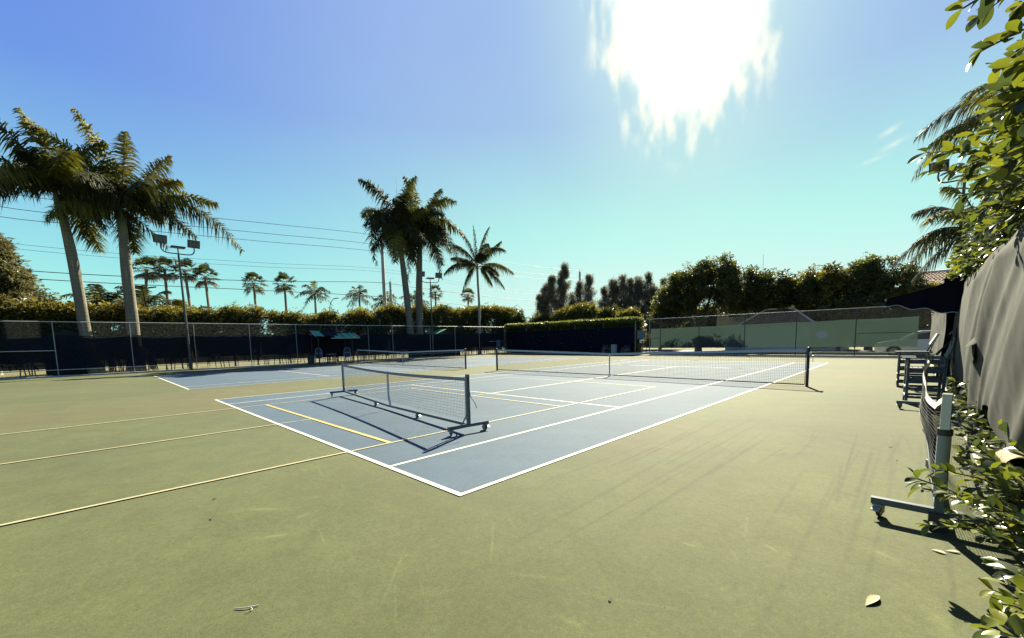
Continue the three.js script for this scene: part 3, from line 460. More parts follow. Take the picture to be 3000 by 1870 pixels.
palm('coconut_palm', 'slim coconut palm standing alone by the corner of the fence', null, {
  seed: 21, path: [[-33.4, -0.05, -29.7], [-33.4, 1.5, -29.74], [-33.4, 5.44, -29.84], [-33.4, 8.16, -29.74], [-33.4, 9.95, -29.7]], radii: [0.22, 0.17, 0.14, 0.13, 0.12], trunkMat: M.bark, f: coco, nuts: 1,
  fronds: [[[-2.2, 1.4], [-3.8, -0.7]], [[-1.2, 2.6], [-3.0, 2.6]], [[-0.5, 2.9], [-1.9, 4.3]], [[0.0, 2.4], [-0.3, 4.7]], [[0.3, 2.9], [1.5, 4.5], OLIVE], [[1.2, 3.2], [3.3, 1.9]], [[2.3, 1.2], [4.2, -0.7]], [[1.6, 0.4], [3.1, -2.4]], [[-1.0, 0.3], [-1.9, -3.2]], [[1.0, -0.2], [1.7, -2.0]], [[-1.4, 1.6, 1], [-3.0, 1.4, 1.6]], [[0.6, 2.2, -1.4], [1.2, 2.0, -3]], [[1.4, 2.2, 1], [2.9, 3.2, 1.2], OLIVE], [[-0.6, 1.6, 1.8], [-1.0, 0, 3.6]]], extra: 3, len: 3.4, low: 0.1, hang: 0.4 });
palm('coconut_palm', 'tall coconut palm whose fronds hang behind the vine hedge, upper crown', 'coconut palms behind the side fence', {
  seed: 22, path: [[6.3, -0.05, -21.6], [6.2, 4, -21.6], [5.9, 8.4, -21.6]], radii: [0.22, 0.16, 0.13], trunkMat: M.bark, f: { ...coco, n: 85, leaf: 0.95, w: 0.045, droop: 0.7 },
  fronds: [[[-1.8, 2.6], [-3.3, -0.6], GLOSS_GREY], [[-1.2, 3.0], [-3.3, 1.0], GLOSS_GREY], [[-1.0, 1.2], [-2.0, -1.2]], [[0.5, 2.6], [1.5, 3]], [[1.4, 2], [3.4, 0]], [[-0.6, 0.6], [-1.4, -2.4], DARK], [[0.6, 1.5, 1.6], [0.8, 0, 3.4]], [[-0.8, 2, -1.6], [-1.6, 1, -3]]], extra: 3, len: 3.4, low: -0.2, hang: 0.5 });
palm('coconut_palm', 'lower coconut palm arching out beside the lamp and vine hedge', 'coconut palms behind the side fence', {
  seed: 23, path: [[4.75, -0.05, -21.5], [4.7, 2.5, -21.5], [4.65, 5.1, -21.5]], radii: [0.2, 0.16, 0.13], trunkMat: M.bark, f: { ...coco, n: 62, leaf: 0.75, w: 0.042, droop: 0.7 },
  fronds: [[[-1.1, 1.0], [-2.4, -0.7], GLOSS_GREY], [[-0.9, 1.7], [-1.9, 1.2], GLOSS_GREY], [[-0.8, 0.3], [-1.8, -1.5], GLOSS_GREY], [[-0.5, 2], [-1.1, 2.0]], [[-1.2, 0.8, 0.8], [-2.1, -0.9, 1.2], DARK], [[0.6, 1.8], [1.6, 1.4]], [[-0.2, 1.8, 1], [-0.5, 1.2, 2.2]], [[-0.7, 1.5, -1], [-1.4, 0.4, -2]]], extra: 2, len: 2.2, low: 0.1, hang: 0.4 });
// fan palms far behind the hedge
function fanPalm(label, x, z, h, seed, lean = 0, size = 1) {
  const r = rnd(seed), t = thing('fan_palm', label, 'palm tree', [x, -0.05, z], 0, 'tall fan palms beyond the hedge');
  const g = taper([[0, 0, 0], [lean * 0.3, h * 0.5, lean * 0.4], [lean * 0.5, h, lean]], [0.24, 0.17, 0.15], 16, 8); part('trunk', g, M.fanTrunk, t);
  const s = new Soup(), hub = V(lean * 0.5, h, lean);
  for (let i = 0; i < 34; i++) {
    const age = i / 34, az = i * 2.4 + r(), el = mix(1.4, -0.95, age) + (r() - 0.5) * 0.3, pl = (0.8 + 0.45 * r()) * size, d = V(Math.cos(az) * Math.cos(el), Math.sin(el), Math.sin(az) * Math.cos(el)), q = hub.clone().addScaledVector(d, pl);
    const col = age > 0.85 ? [0.10, 0.075, 0.045] : (r() < 0.25 ? OLIVE : DARK), sd = new THREE.Vector3().crossVectors(d, V(0, 1, 0)).normalize(), nn = new THREE.Vector3().crossVectors(sd, d);
    s.tri(hub, hub.clone().add(V(0, 0.05, 0)), q, col);
    for (let k = -7; k <= 7; k++) { const a = k / 7 * 1.75, L = (0.85 - 0.2 * Math.abs(k / 7)) * size * (0.85 + 0.3 * r()), e = d.clone().multiplyScalar(Math.cos(a)).addScaledVector(sd, Math.sin(a)).addScaledVector(nn, -0.1), p1 = q.clone().addScaledVector(e, L * 0.62), p2 = q.clone().addScaledVector(e, L); p2.y -= L * 0.3; const w = new THREE.Vector3().crossVectors(e, nn).normalize().multiplyScalar(0.055 * size); s.tri(q, p1.clone().add(w), p1.clone().sub(w), col); s.tri(p1.clone().add(w), p2, p1.clone().sub(w), col); }
  }
  part('crown', s.build(), M.frond, t); return t;
}
[['leaning fan palm between the royal trunk and the lamp', -66.75, -2.9, 11.4, -0.9], ['fan palm just before the first lamp post', -66.5, -5.5, 11.6, 0], ['fan palm half hidden by the first lamp post', -66.2, -7.9, 11.5, 0.4], ['fan palm just past the first lamp post', -65.9, -9.8, 10.9, 0.2], ['lone fan palm on the power lines, first after the lamp', -64.8, -15.1, 10.4, 0.1], ['lone fan palm on the power lines, second after the lamp', -63.7, -18.7, 10.5, 0]].forEach(([l, x, z, h, lean], i) => fanPalm(l, x, z, h, 200 + i, lean, 1.05));
[['small fan palm beside the second lamp', -57.9, -41.3, 10.3, 0], ['small fan palm between the second lamp and coconut palm', -54.4, -45.8, 9.7, 0]].forEach(([l, x, z, h, lean], i) => fanPalm(l, x, z, h, 220 + i, lean, 0.85));
const farRoyal = { n: 22, leaf: 0.8, rib: 0.04, from: 0.12, plume: 0.8, droop: 0.5, w: 0.09 };
[['distant feather palm by the street lamp beyond the hedge', -67.1, -24.2, 8.9, 31], ['distant feather palm with arching fronds beyond the hedge', -64.4, -30.4, 8.6, 32], ['distant feather palm behind the concrete pole', -62.4, -34.2, 7.6, 33], ['distant feather palm behind the middle royal palms', -59.9, -38.4, 8.0, 34]].forEach(([l, x, z, h, seed]) => palm('feather_palm', l, 'feather palms beyond the hedge', { seed, path: [[x, -0.05, z], [x, h * 0.5, z], [x, h, z]], radii: [0.3, 0.24, 0.16], trunkMat: M.bark, sides: 8, tseg: 10, f: farRoyal, extra: 17, len: 2.9, low: -0.5, hang: 0.45, merge: true, shaft: [0, 0.9, 0] }));
// low clustering palms on the left
[['low clustering palm left of the royal trunks', -37.6, 1.2, 4.4, 41], ['low clustering palm between the royal trunks', -37.8, -1.0, 4.5, 42], ['low clustering palm behind the first lamp post', -38.6, -3.4, 3.8, 43]].forEach(([l, x, z, h, seed]) => palm('areca_palm', l, 'low palms in the hedge', { seed, path: [[x, -0.05, z], [x, h * 0.5, z], [x, h, z]], radii: [0.2, 0.18, 0.16], trunkMat: M.bark, sides: 8, tseg: 8, f: { ...farRoyal, n: 34, plume: 0.3, w: 0.06, leaf: 0.75 }, extra: 15, len: 2.6, low: -0.1, hang: 0.35, merge: true, bright: 0.5 }));

// ---------------------------------------------------------------- leaves, hedges, trees
function clump(seed, n, size, spread, ratio = 0.5) { // a handful of folded leaves round a point
  const r = rnd(seed), s = new Soup();
  for (let i = 0; i < n; i++) {
    const a = r() * 6.28, e = Math.asin(r() * 2 - 1), d = V(Math.cos(a) * Math.cos(e), Math.sin(e) * 0.8, Math.sin(a) * Math.cos(e)), p = d.clone().multiplyScalar(spread * Math.cbrt(r())), t = V(r() - 0.5, r() - 0.6, r() - 0.5).add(d).normalize(), sd = new THREE.Vector3().crossVectors(t, V(r() - 0.5, 1, r() - 0.5)).normalize(), L = size * (0.7 + 0.6 * r()), w = L * ratio * 0.5;
    const m = p.clone().addScaledVector(t, L * 0.5), q = p.clone().addScaledVector(t, L); q.y -= L * 0.12; s.tri(p, m.clone().addScaledVector(sd, w), q); s.tri(p, q, m.clone().addScaledVector(sd, -w));
  }
  return s.build();
}
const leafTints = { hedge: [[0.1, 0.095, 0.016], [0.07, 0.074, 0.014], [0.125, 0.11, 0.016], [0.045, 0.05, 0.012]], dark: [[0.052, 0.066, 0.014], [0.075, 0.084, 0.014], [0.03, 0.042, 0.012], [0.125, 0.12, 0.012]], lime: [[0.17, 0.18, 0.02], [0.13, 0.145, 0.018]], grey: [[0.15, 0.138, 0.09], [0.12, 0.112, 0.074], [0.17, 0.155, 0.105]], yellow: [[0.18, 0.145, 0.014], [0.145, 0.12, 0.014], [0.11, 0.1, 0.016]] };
M.foliage = leafy([1, 1, 1], 0.45, { clearcoat: 0.3, clearcoatRoughness: 0.3 });
const clumps = { small: clump(1, 9, 0.17, 0.16), mid: clump(2, 10, 0.24, 0.26), large: clump(3, 11, 0.32, 0.34), needle: clump(4, 16, 0.55, 0.3, 0.11), fan: clump(5, 9, 0.55, 0.2, 0.22) };
const dummy = new THREE.Object3D(), tint = new THREE.Color();
function foliage(parent, name, pts, geo, tints, seed, scale = 1) {
  const r = rnd(seed), m = new THREE.InstancedMesh(geo, M.foliage, pts.length); m.name = name; m.userData.kind = 'stuff'; m.castShadow = m.receiveShadow = true;
  pts.forEach((p, i) => { dummy.position.set(p[0], p[1], p[2]); dummy.rotation.set((r() - 0.5) * 1.2, r() * 6.28, (r() - 0.5) * 1.2); dummy.scale.setScalar(scale * (p[3] || 1) * (0.75 + 0.5 * r())); dummy.updateMatrix(); m.setMatrixAt(i, dummy.matrix); const c = tints[Math.floor(r() * tints.length)], v = 0.75 + 0.5 * r(); m.setColorAt(i, tint.setRGB(c[0] * v, c[1] * v, c[2] * v)); });
  parent.add(m); return m;
}
const n3 = (x, y, z, s) => (vnoise(x, y, s) + vnoise(y, z, s + 1) + vnoise(z, x, s + 2)) / 3;
function lobes(list, seed, gap = 0.4, freq = 1.1) { // points through ellipsoid lobes, denser at the skin, with holes
  const r = rnd(seed), pts = [];
  for (const [cx, cy, cz, rx, ry, rz, n] of list) for (let i = 0; i < n; i++) { const a = r() * 6.28, e = Math.asin(r() * 2 - 1), k = Math.pow(r(), 0.28) * (0.55 + 0.95 * n3(Math.cos(a) * 2.6 + cx, Math.sin(e) * 2.6 + cy, Math.sin(a) * 2.6 + cz, seed)) * (r() < 0.07 ? 1.05 + 0.2 * r() : 1), x = cx + Math.cos(a) * Math.cos(e) * rx * k, y = cy + Math.sin(e) * ry * k, z = cz + Math.sin(a) * Math.cos(e) * rz * k; if (n3(x * freq, y * freq, z * freq, seed + 9) < gap) continue; if (y > 0.1) pts.push([x, y, z]); }
  return pts;
}
function tree(name, label, group, base, trunk, list, o) {
  const t = thing(name, label, 'tree', base, 0, group), r = rnd(o.seed), tops = list.slice(0, o.limbs || 6), fork = V(...trunk.fork);
  const g = [taper([[0, -0.05, 0], [trunk.fork[0] * 0.4, trunk.fork[1] * 0.5, trunk.fork[2] * 0.4], trunk.fork], [trunk.r, trunk.r * 0.8, trunk.r * 0.7], 10, 9)];
  for (const l of tops) { const e = V(l[0], l[1] + l[4] * 0.2, l[2]), m = fork.clone().lerp(e, 0.5).add(V((r() - 0.5) * 0.6, 0.2 + r() * 0.4, (r() - 0.5) * 0.6)); g.push(taper([fork.clone().add(V(0, -0.1, 0)), m, e], [trunk.r * 0.5, trunk.r * 0.3, 0.03], 10, 7)); for (let k = 0; k < 5; k++) { const q = V(l[0] + (r() - 0.5) * l[3] * 1.5, l[1] + (r() - 0.3) * l[4] * 1.3, l[2] + (r() - 0.5) * l[5] * 1.5); g.push(taper([m, m.clone().lerp(q, 0.55).add(V(0, 0.2, 0)), q], [trunk.r * 0.2, trunk.r * 0.12, 0.012], 6, 5)); } }
  part('trunk', g, o.bark || M.darkBark, t); foliage(t, 'crown', lobes(list, o.seed, o.gap, o.freq), clumps[o.leaf || 'mid'], o.tints || leafTints.dark, o.seed + 3, o.scale || 1); return t;
}
// hedge behind the long fence: screw-leaved shrubs on bare stems
{
  const t = thing('hedge', 'tall loose hedge with sunlight tinted into its yellow top behind the long fence', 'hedge', [-35, -0.05, -12]);
  const r = rnd(301), top = (z) => { const zz = z - 12; return (zz > -3 ? 4.2 : zz > -9 ? 4.3 : zz > -14 ? 4.12 : zz > -20 ? mix(4.12, 4.9, (-14 - zz) / 6) : zz > -30 ? mix(4.9, 5.5, (-20 - zz) / 10) : 5.5) + (fbm(zz * 0.7 + 30, 3, 302, 4) - 0.5) * 1.1; };
  const lo = [], hi = [], stems = [];
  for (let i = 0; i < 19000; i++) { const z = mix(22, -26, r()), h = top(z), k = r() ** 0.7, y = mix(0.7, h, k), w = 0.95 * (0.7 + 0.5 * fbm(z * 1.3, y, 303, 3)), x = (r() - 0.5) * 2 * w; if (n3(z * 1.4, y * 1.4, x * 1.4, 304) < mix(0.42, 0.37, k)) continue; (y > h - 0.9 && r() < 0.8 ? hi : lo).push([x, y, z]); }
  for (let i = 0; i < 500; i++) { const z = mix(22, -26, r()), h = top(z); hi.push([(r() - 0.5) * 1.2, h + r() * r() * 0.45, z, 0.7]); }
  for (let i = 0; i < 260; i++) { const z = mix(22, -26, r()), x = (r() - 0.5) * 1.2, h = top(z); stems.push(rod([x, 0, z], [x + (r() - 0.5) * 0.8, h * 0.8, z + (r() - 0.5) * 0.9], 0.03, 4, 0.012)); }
  part('stem', stems, M.bark, t, 'stuff'); foliage(t, 'foliage', lo, clumps.mid, leafTints.hedge, 305); foliage(t, 'sun_tinted_top', hi, clumps.mid, leafTints.yellow, 306);  // sunlight on the hedge top put into a yellower leaf tint
}
// clipped hedge behind the dark end fence
{
  const t = thing('hedge', 'clipped ivy hedge with lime green top over the end fence', 'hedge', [-23.4, -0.05, -33.1]), r = rnd(311), lo = [], hi = [];
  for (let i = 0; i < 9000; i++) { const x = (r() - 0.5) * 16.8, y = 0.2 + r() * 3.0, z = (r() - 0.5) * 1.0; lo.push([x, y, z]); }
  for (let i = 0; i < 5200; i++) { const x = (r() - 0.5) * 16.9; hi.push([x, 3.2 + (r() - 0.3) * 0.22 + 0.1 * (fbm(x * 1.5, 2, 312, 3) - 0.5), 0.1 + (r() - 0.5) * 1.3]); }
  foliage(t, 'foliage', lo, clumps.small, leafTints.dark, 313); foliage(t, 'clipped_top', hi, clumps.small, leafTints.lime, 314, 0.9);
}
// shrubs behind the corner, and a fan-leaved clump
[['rounded dark shrub behind the fence corner near the coconut palm', -33.6, -35.6, 2.1, 2.3, 321, 'dark'], ['loose shrub beside the fan leaved clump over the hedge', -30.2, -37.4, 2.2, 2.25, 322, 'hedge'], ['shrub poking over the clipped hedge near the gate', -20.6, -36.5, 1.6, 2.2, 323, 'dark'], ['shrub with yellow tips above the gate', -17.4, -35.2, 1.3, 2.0, 324, 'yellow']].forEach(([l, x, z, w, h, seed, k]) => { const t = thing('shrub', l, 'shrub', [x, -0.05, z]); part('stem', [rod([0, 0, 0], [0.1, h, 0], 0.06, 6, 0.02), rod([0, 0.2, 0], [w * 0.5, h * 1.3, 0.2], 0.04, 5, 0.015), rod([0, 0.2, 0], [-w * 0.5, h * 1.3, -0.2], 0.04, 5, 0.015)], M.darkBark, t); foliage(t, 'foliage', lobes([[0, h, 0, w, h, 1.1, 2600], [w * 0.4, h * 1.3, 0, w * 0.6, h * 0.8, 0.8, 700]], seed, 0.36), clumps.mid, leafTints[k], seed); });
{ const t = thing('fan_leaf_clump', 'yellow green fan leaved clump rising over the clipped hedge', 'shrub', [-25.5, -0.05, -38.5]); part('stem', [0, 1, 2, 3, 4].map((k) => rod([(k - 2) * 0.4, 0, 0], [(k - 2) * 1.0, 4.2, (k % 2) * 0.5], 0.07, 6, 0.04)), M.darkBark, t); foliage(t, 'foliage', lobes([[-1.2, 4.3, 0, 1.5, 1.0, 1.2, 420], [0.6, 4.5, 0, 1.5, 1.0, 1.2, 420], [1.9, 3.9, 0, 1.1, 0.9, 1, 260], [0, 2.4, 0, 2.6, 2, 1.2, 600]], 331, 0.3), clumps.fan, leafTints.yellow, 332); }
// pale leaning tree at the far left
tree('shade_tree', 'pale yellow green spreading tree at the far left', null, [-40, -0.05, 6.6], { r: 0.28, fork: [0.2, 2.6, 0] }, [[0.2, 6.6, -0.9, 2.0, 1.2, 1.5, 1500], [0.4, 8.2, -0.2, 1.8, 1.1, 1.1, 1000], [0.2, 4.6, -1.6, 2.2, 1.3, 1.7, 1800], [0.2, 3.0, 0, 2.4, 1.3, 2.4, 1900], [0.2, 7.3, 1.5, 2.0, 1.4, 1.8, 1100], [0, 5.2, 2, 2, 1.6, 2, 1100]], { seed: 341, gap: 0.52, tints: [[0.1, 0.095, 0.03], [0.13, 0.11, 0.03], [0.075, 0.075, 0.03]], bark: M.bark, freq: 1.4 });
// feathery casuarinas, sun glare haze painted into their grey needle tints
[['feathery casuarina tallest of the grey plumed row', -35.2, -45.8, [[-1.4, 0, 8.6], [0.2, 0.4, 9.3], [1.5, -0.4, 10.2], [2.6, 0.3, 10.6], [-2.4, 0, 7.2]], 351], ['feathery casuarina beside the far power pole', -30.6, -47.2, [[-0.8, 0, 8.4], [0.9, 0.2, 9.0], [-1.8, 0.3, 7.0]], 352], ['feathery casuarina in the middle of the grey row', -27.4, -49.2, [[-1.2, 0, 7.6], [0.4, 0.3, 8.4], [1.6, 0, 8.6]], 353], ['feathery casuarina with a double tip in the grey row', -24.6, -50.6, [[-1.0, 0, 8.4], [0.6, 0.3, 8.3], [1.8, 0, 8.8]], 354], ['last feathery casuarina touching the broad dark trees', -21.4, -51.4, [[-1.0, 0, 7.4], [0.6, 0.3, 8.0], [1.8, 0, 7.2]], 355]].forEach(([l, x, z, plumes, seed]) => {
  const t = thing('casuarina_tree', l, 'tree', [x, -0.05, z], 0, 'casuarinas beyond the end fence'), r = rnd(seed), g = [rod([0, 0, 0], [0, 3, 0], 0.25, 8, 0.16)], pts = [];
  for (const [px, pz, h] of plumes) {
    g.push(taper([[0, 2, 0], [px * 0.7, h * 0.45, pz], [px, h * 1.12, pz]], [0.12, 0.07, 0.01], 10, 6));
    for (let b = 0; b < 58; b++) { // side branches sweeping up and out, each a drooping plume of needles
      const k = Math.pow(r(), 0.8), y0 = mix(1.4, h * 1.12, k), a = r() * 6.28, L = mix(2.3, 0.3, k ** 1.3) * (0.5 + 0.8 * r()), n = Math.round(mix(17, 9, k)), cx = px * mix(0.5, 1, k);
      for (let i = 0; i < n; i++) { const t = Math.sqrt(r()), w = 0.42 * (1 - t * 0.6); pts.push([cx + Math.cos(a) * L * t + (r() - 0.5) * w, y0 + L * 0.75 * t * t + (r() - 0.5) * w * 1.6, pz + Math.sin(a) * L * t + (r() - 0.5) * w, mix(0.85, 0.5, t)]); }
    }
  }
  part('trunk', g, M.darkBark, t); foliage(t, 'crown', pts, clumps.needle, leafTints.grey, seed + 5);
});
// broad dark trees behind the green screen
[['broad ficus tree with open branching base, largest over the green screen', [-13.6, -0.05, -43.6], { r: 0.4, fork: [0, 2.2, 0] }, [[-2.6, 5.2, 0, 2.2, 2.2, 2.4, 2600], [-0.8, 7.0, 0, 2.5, 2.2, 2.6, 3400], [1.6, 7.4, 0.3, 2.6, 2.0, 2.6, 3400], [3.4, 6.2, 0, 2.0, 2.4, 2.4, 2400], [-3.2, 3.6, 0.4, 1.8, 1.6, 1.8, 1500], [-1, 4.6, 0, 2.4, 1.6, 2, 1500]], 361],
['ficus tree with antenna like twig, second of the dark row', [-7.4, -0.05, -44.4], { r: 0.32, fork: [0, 2.8, 0] }, [[-1.4, 6.2, 0, 1.8, 1.9, 2.2, 2000], [0.6, 6.0, 0, 2.2, 1.7, 2.2, 2400], [2.4, 5.6, 0, 1.9, 1.3, 2, 1900], [0, 5.1, 0, 2.8, 1.0, 2, 2000], [-2.4, 5.2, 0, 1.4, 1.3, 1.6, 1200]], 362],
['ficus tree tinted yellow green for its sunlit cap, third of the dark row', [-3.4, -0.05, -45], { r: 0.3, fork: [0, 2.6, 0] }, [[-0.4, 6.0, 0, 2.0, 1.5, 2, 2400], [1.6, 5.7, 0, 1.9, 1.6, 2, 2000], [0.4, 4.2, 0, 2.8, 1.5, 2, 2400], [-2, 4.4, 0, 1.6, 1.5, 1.8, 1500]], 363],
['rounded dense ficus tree, fourth of the dark row', [0.2, -0.05, -45.4], { r: 0.32, fork: [0, 2.4, 0] }, [[-1.0, 6.4, 0, 2.0, 1.7, 2.2, 2400], [0.8, 6.3, 0, 1.9, 1.5, 2, 2200], [-0.2, 4.3, 0, 3.0, 1.8, 2.2, 3000], [0, 2.6, 0, 2.8, 1.6, 1.8, 2000]], 364],
['lower ficus tree falling away beside the tiled roof', [3.2, -0.05, -44.8], { r: 0.26, fork: [0, 1.8, 0] }, [[-0.8, 4.6, 0, 1.6, 1.3, 1.6, 1700], [0.9, 3.9, 0, 1.6, 1.2, 1.6, 1600], [2.2, 3.2, 0, 1.5, 1.1, 1.5, 1300], [0, 2.6, 0, 2.4, 1.4, 1.6, 1800]], 365],
['low dark tree filling the gap below the ficus row', [-1.6, -0.05, -42.8], { r: 0.18, fork: [0, 1.2, 0] }, [[-0.4, 3.2, 0, 1.3, 1.0, 1, 1000], [1.6, 3.0, 0, 1.8, 1.3, 1, 1300]], 366]].forEach(([l, b, tr, list, seed]) => tree('ficus_tree', l, 'dark trees beyond the green screen', b, tr, list.map((q) => [...q.slice(0, 6), Math.round(q[6] * 0.8)]), { seed, gap: 0.485, leaf: 'mid', tints: leafTints.dark.concat(leafTints.dark, leafTints.hedge), freq: 1.5, limbs: 5, scale: 0.9, ...(seed === 363 || seed === 365 ? { tints: leafTints.hedge.concat(leafTints.yellow) } : {}) }));  // third tree: sunlit cap put into yellower tints of the whole crown
{ // the far wood that closes the view between the trees
  const r = rnd(381), pts = []; for (let i = 0; i < 9000; i++) { const x = mix(-30, 30, r()), h = 5.2 + 2.6 * (fbm(x * 0.25 + 9, 2, 382, 4) - 0.5); const y = r() * h; pts.push([x, y, -66 + (r() - 0.5) * 3, 2.6]); }
  for (let i = 0; i < 6000; i++) { const z = mix(40, -90, r()); pts.push([-82 + (r() - 0.5) * 3, r() * (2.6 + 0.8 * fbm(z * 0.2, 5, 384, 3)), z, 2.2]); }
  const m = foliage(scene, 'far_wood', pts, clumps.large, leafTints.dark, 383); m.userData.label = 'dark far wood glimpsed between the trunks behind the houses'; m.userData.category = 'wood';
}
{ const t = thing('antenna_mast', 'thin slanted antenna rising from the dark ficus row', 'antenna', [-7.8, 0, -44.2]); part('mast', rod([0, 2.5, 0], [-0.1, 9.3, 0], 0.025, 6, 0.012), M.blackMetal, t); part('stay', rod([0, 2.5, 0], [0.5, 5.5, 0.2], 0.012, 5), M.blackMetal, t); }
{ const t = thing('bougainvillea', 'pale flecked low shrub beside the grey cabinet', 'shrub', [-17.8, -0.02, -32.0]); part('stem', [rod([0, 0, 0], [0.1, 0.7, 0], 0.015, 5), rod([0, 0, 0], [-0.2, 0.6, 0.05], 0.012, 5)], M.darkBark, t); foliage(t, 'foliage', lobes([[0, 0.45, 0, 0.5, 0.45, 0.25, 120], [1.9, 0.4, 0, 0.5, 0.4, 0.25, 90]], 371, 0), clumps.small, [[0.3, 0.28, 0.22], [0.05, 0.06, 0.03], [0.2, 0.2, 0.14]], 372, 0.6); }

// ---------------------------------------------------------------- vine hedge on the side fence, with its large leaves one by one
const bigTints = [[0.13, 0.15, 0.012], [0.17, 0.18, 0.014], [0.09, 0.115, 0.014], [0.05, 0.07, 0.016], [0.035, 0.05, 0.016]];
const bigMats = bigTints.map((c) => leafy(c, 0.42, { clearcoat: 0.7, clearcoatRoughness: 0.22 }));
function leafBlade(L, W, cup, curl, tipw = 0.0) { // an obovate leaf with a raised keel, lying along +z
  const n = 8, pos = [], idx = [], uv = [];
  for (let i = 0; i <= n; i++) { const t = i / n, w = W / 2 * Math.pow(Math.sin(Math.PI * Math.pow(t, 1.25) * 0.985 + 0.015), 0.75), y = -curl * L * t * t, z = L * t; pos.push(-w, y + cup * w, z, 0, y, z, w, y + cup * w, z); uv.push(0, t, 0.5, t, 1, t); }
  for (let i = 0; i < n; i++) { const a = i * 3, b = a + 3; idx.push(a, b, b + 1, a, b + 1, a + 1, a + 1, b + 1, b + 2, a + 1, b + 2, a + 2); }
  const g = new THREE.BufferGeometry(); g.setAttribute('position', new THREE.Float32BufferAttribute(pos, 3)); g.setAttribute('uv', new THREE.Float32BufferAttribute(uv, 2)); g.setIndex(idx); g.computeVertexNormals(); return g;
}
const blades = [leafBlade(0.105, 0.06, 0.3, 0.12), leafBlade(0.12, 0.068, 0.2, 0.25), leafBlade(0.085, 0.058, 0.3, 0.05), leafBlade(0.13, 0.062, 0.35, 0.35)];
const roundBlades = [leafBlade(0.09, 0.085, 0.2, 0.1), leafBlade(0.075, 0.075, 0.3, 0.15), leafBlade(0.1, 0.08, 0.15, 0.2)];
function sprig(parent, from, to, r, o) { // a twig with leaves set along it; returns the twig geometry
  const A = P(from), B = P(to), L = A.distanceTo(B), m = A.clone().lerp(B, 0.5).add(V((r() - 0.5) * L * 0.2, L * 0.08, (r() - 0.5) * L * 0.2)), n = Math.max(3, Math.round(L / o.step));
  for (let i = 0; i < n; i++) {
    const t = mix(o.t0 || 0.15, 1, i / (n - 1)), p = bez(A, m, B, t), d = bez(A, m, B, Math.min(1, t + 0.05)).sub(bez(A, m, B, t - 0.05)).normalize();
    for (let k = 0; k < (i === n - 1 ? 3 : o.per || 2); k++) {
      const a = r() * 6.28, s1 = new THREE.Vector3().crossVectors(d, V(0.1, 1, 0.05)).normalize(), s2 = new THREE.Vector3().crossVectors(s1, d), dir = d.clone().multiplyScalar(0.55 + r() * 0.5).addScaledVector(s1, Math.cos(a)).addScaledVector(s2, Math.sin(a) * 0.8 + 0.15).normalize();
      o.add(p, dir, r);
    }
  }
  return pipe([A, m, B], 0.0045, 8, 4);
}
function leafPlant(name, label, sprigs, o) {
  const t = thing(name, label, 'plant', o.pos || [0, 0, 0]), r = rnd(o.seed), twigs = [], rest = []; let count = 0;
  const add = (p, dir, rr) => {
    const q = new THREE.Quaternion(), up = V((rr() - 0.5) * 0.9, 1, (rr() - 0.5) * 0.9).normalize(), x = new THREE.Vector3().crossVectors(up, dir).normalize(), y = new THREE.Vector3().crossVectors(dir, x); q.setFromRotationMatrix(new THREE.Matrix4().makeBasis(x, y, dir));
    const sc = (o.scale || 1) * (0.7 + rr() * 0.6), set = o.blades || blades, gi = Math.floor(rr() * set.length), mi = Math.min(bigMats.length - 1, Math.floor(rr() ** (o.bias || 1) * bigMats.length));
    if (count < 300 && rr() < (o.share || 1)) { const m = part('leaf', set[gi], bigMats[mi], t); m.position.copy(p); m.quaternion.copy(q); m.scale.setScalar(sc); count++; } else rest.push([p.clone(), q.clone(), sc, mi]);
  };
  for (const [a, b] of sprigs(r)) twigs.push(sprig(t, a, b, r, { step: o.step || 0.05, per: o.per || 2, add }));
  part('twig', twigs, M.darkBark, t, 'stuff');
  if (rest.length) { const g = (o.blades || blades)[0], m = new THREE.InstancedMesh(g, M.foliageBig, rest.length); m.name = 'foliage'; m.userData.kind = 'stuff'; m.castShadow = m.receiveShadow = true; rest.forEach(([p, q, s, mi], i) => { dummy.position.copy(p); dummy.quaternion.copy(q); dummy.scale.setScalar(s); dummy.updateMatrix(); m.setMatrixAt(i, dummy.matrix); m.setColorAt(i, tint.setRGB(...bigTints[mi])); }); t.add(m); }
  return t;
}
M.foliageBig = leafy([1, 1, 1], 0.42, { clearcoat: 0.7, clearcoatRoughness: 0.22 });
// the body of the hedge behind and over the fence
{
  const t = thing('vine_hedge', 'dense vine hedge growing through and over the side fence', 'hedge', [0, 0, 0]), r = rnd(401), pts = [];
  const topAt = (z) => z > -3 ? 3.5 : z > -8 ? mix(3.5, 3.35, (-3 - z) / 5) : z > -13 ? mix(3.35, 3.2, (-8 - z) / 5) : 3.1;
  for (let i = 0; i < 42000; i++) { const z = mix(3.0, -31, r() ** 1.35), h = topAt(z) + 0.35 * (fbm(z * 1.1 + 5, 1, 402, 3) - 0.5), y = 0.05 + r() * h, inFront = y < 0.55 ? 0.2 : y > 2.5 ? 0.22 : 0.02, x = 3.84 - inFront * r() + r() * 1.0; if (z > 1.2 && x < 3.75) continue; pts.push([x, y, z, 0.9]); }
  const stems = []; for (let i = 0; i < 90; i++) { const z = mix(2, -20, r()), x = 3.9 + r() * 0.4; stems.push(pipe([[x, 0, z], [x + (r() - 0.5) * 0.2, 1.2, z + (r() - 0.5) * 0.4], [x + (r() - 0.5) * 0.3, 2.8, z + (r() - 0.5) * 0.8]], 0.012, 8, 5)); }
  part('stem', stems, M.darkBark, t, 'stuff');
  foliage(t, 'foliage', pts, clump(6, 7, 0.085, 0.12, 0.62), [[0.03, 0.045, 0.014], [0.05, 0.07, 0.016], [0.02, 0.03, 0.012], [0.07, 0.09, 0.016]], 403);
}
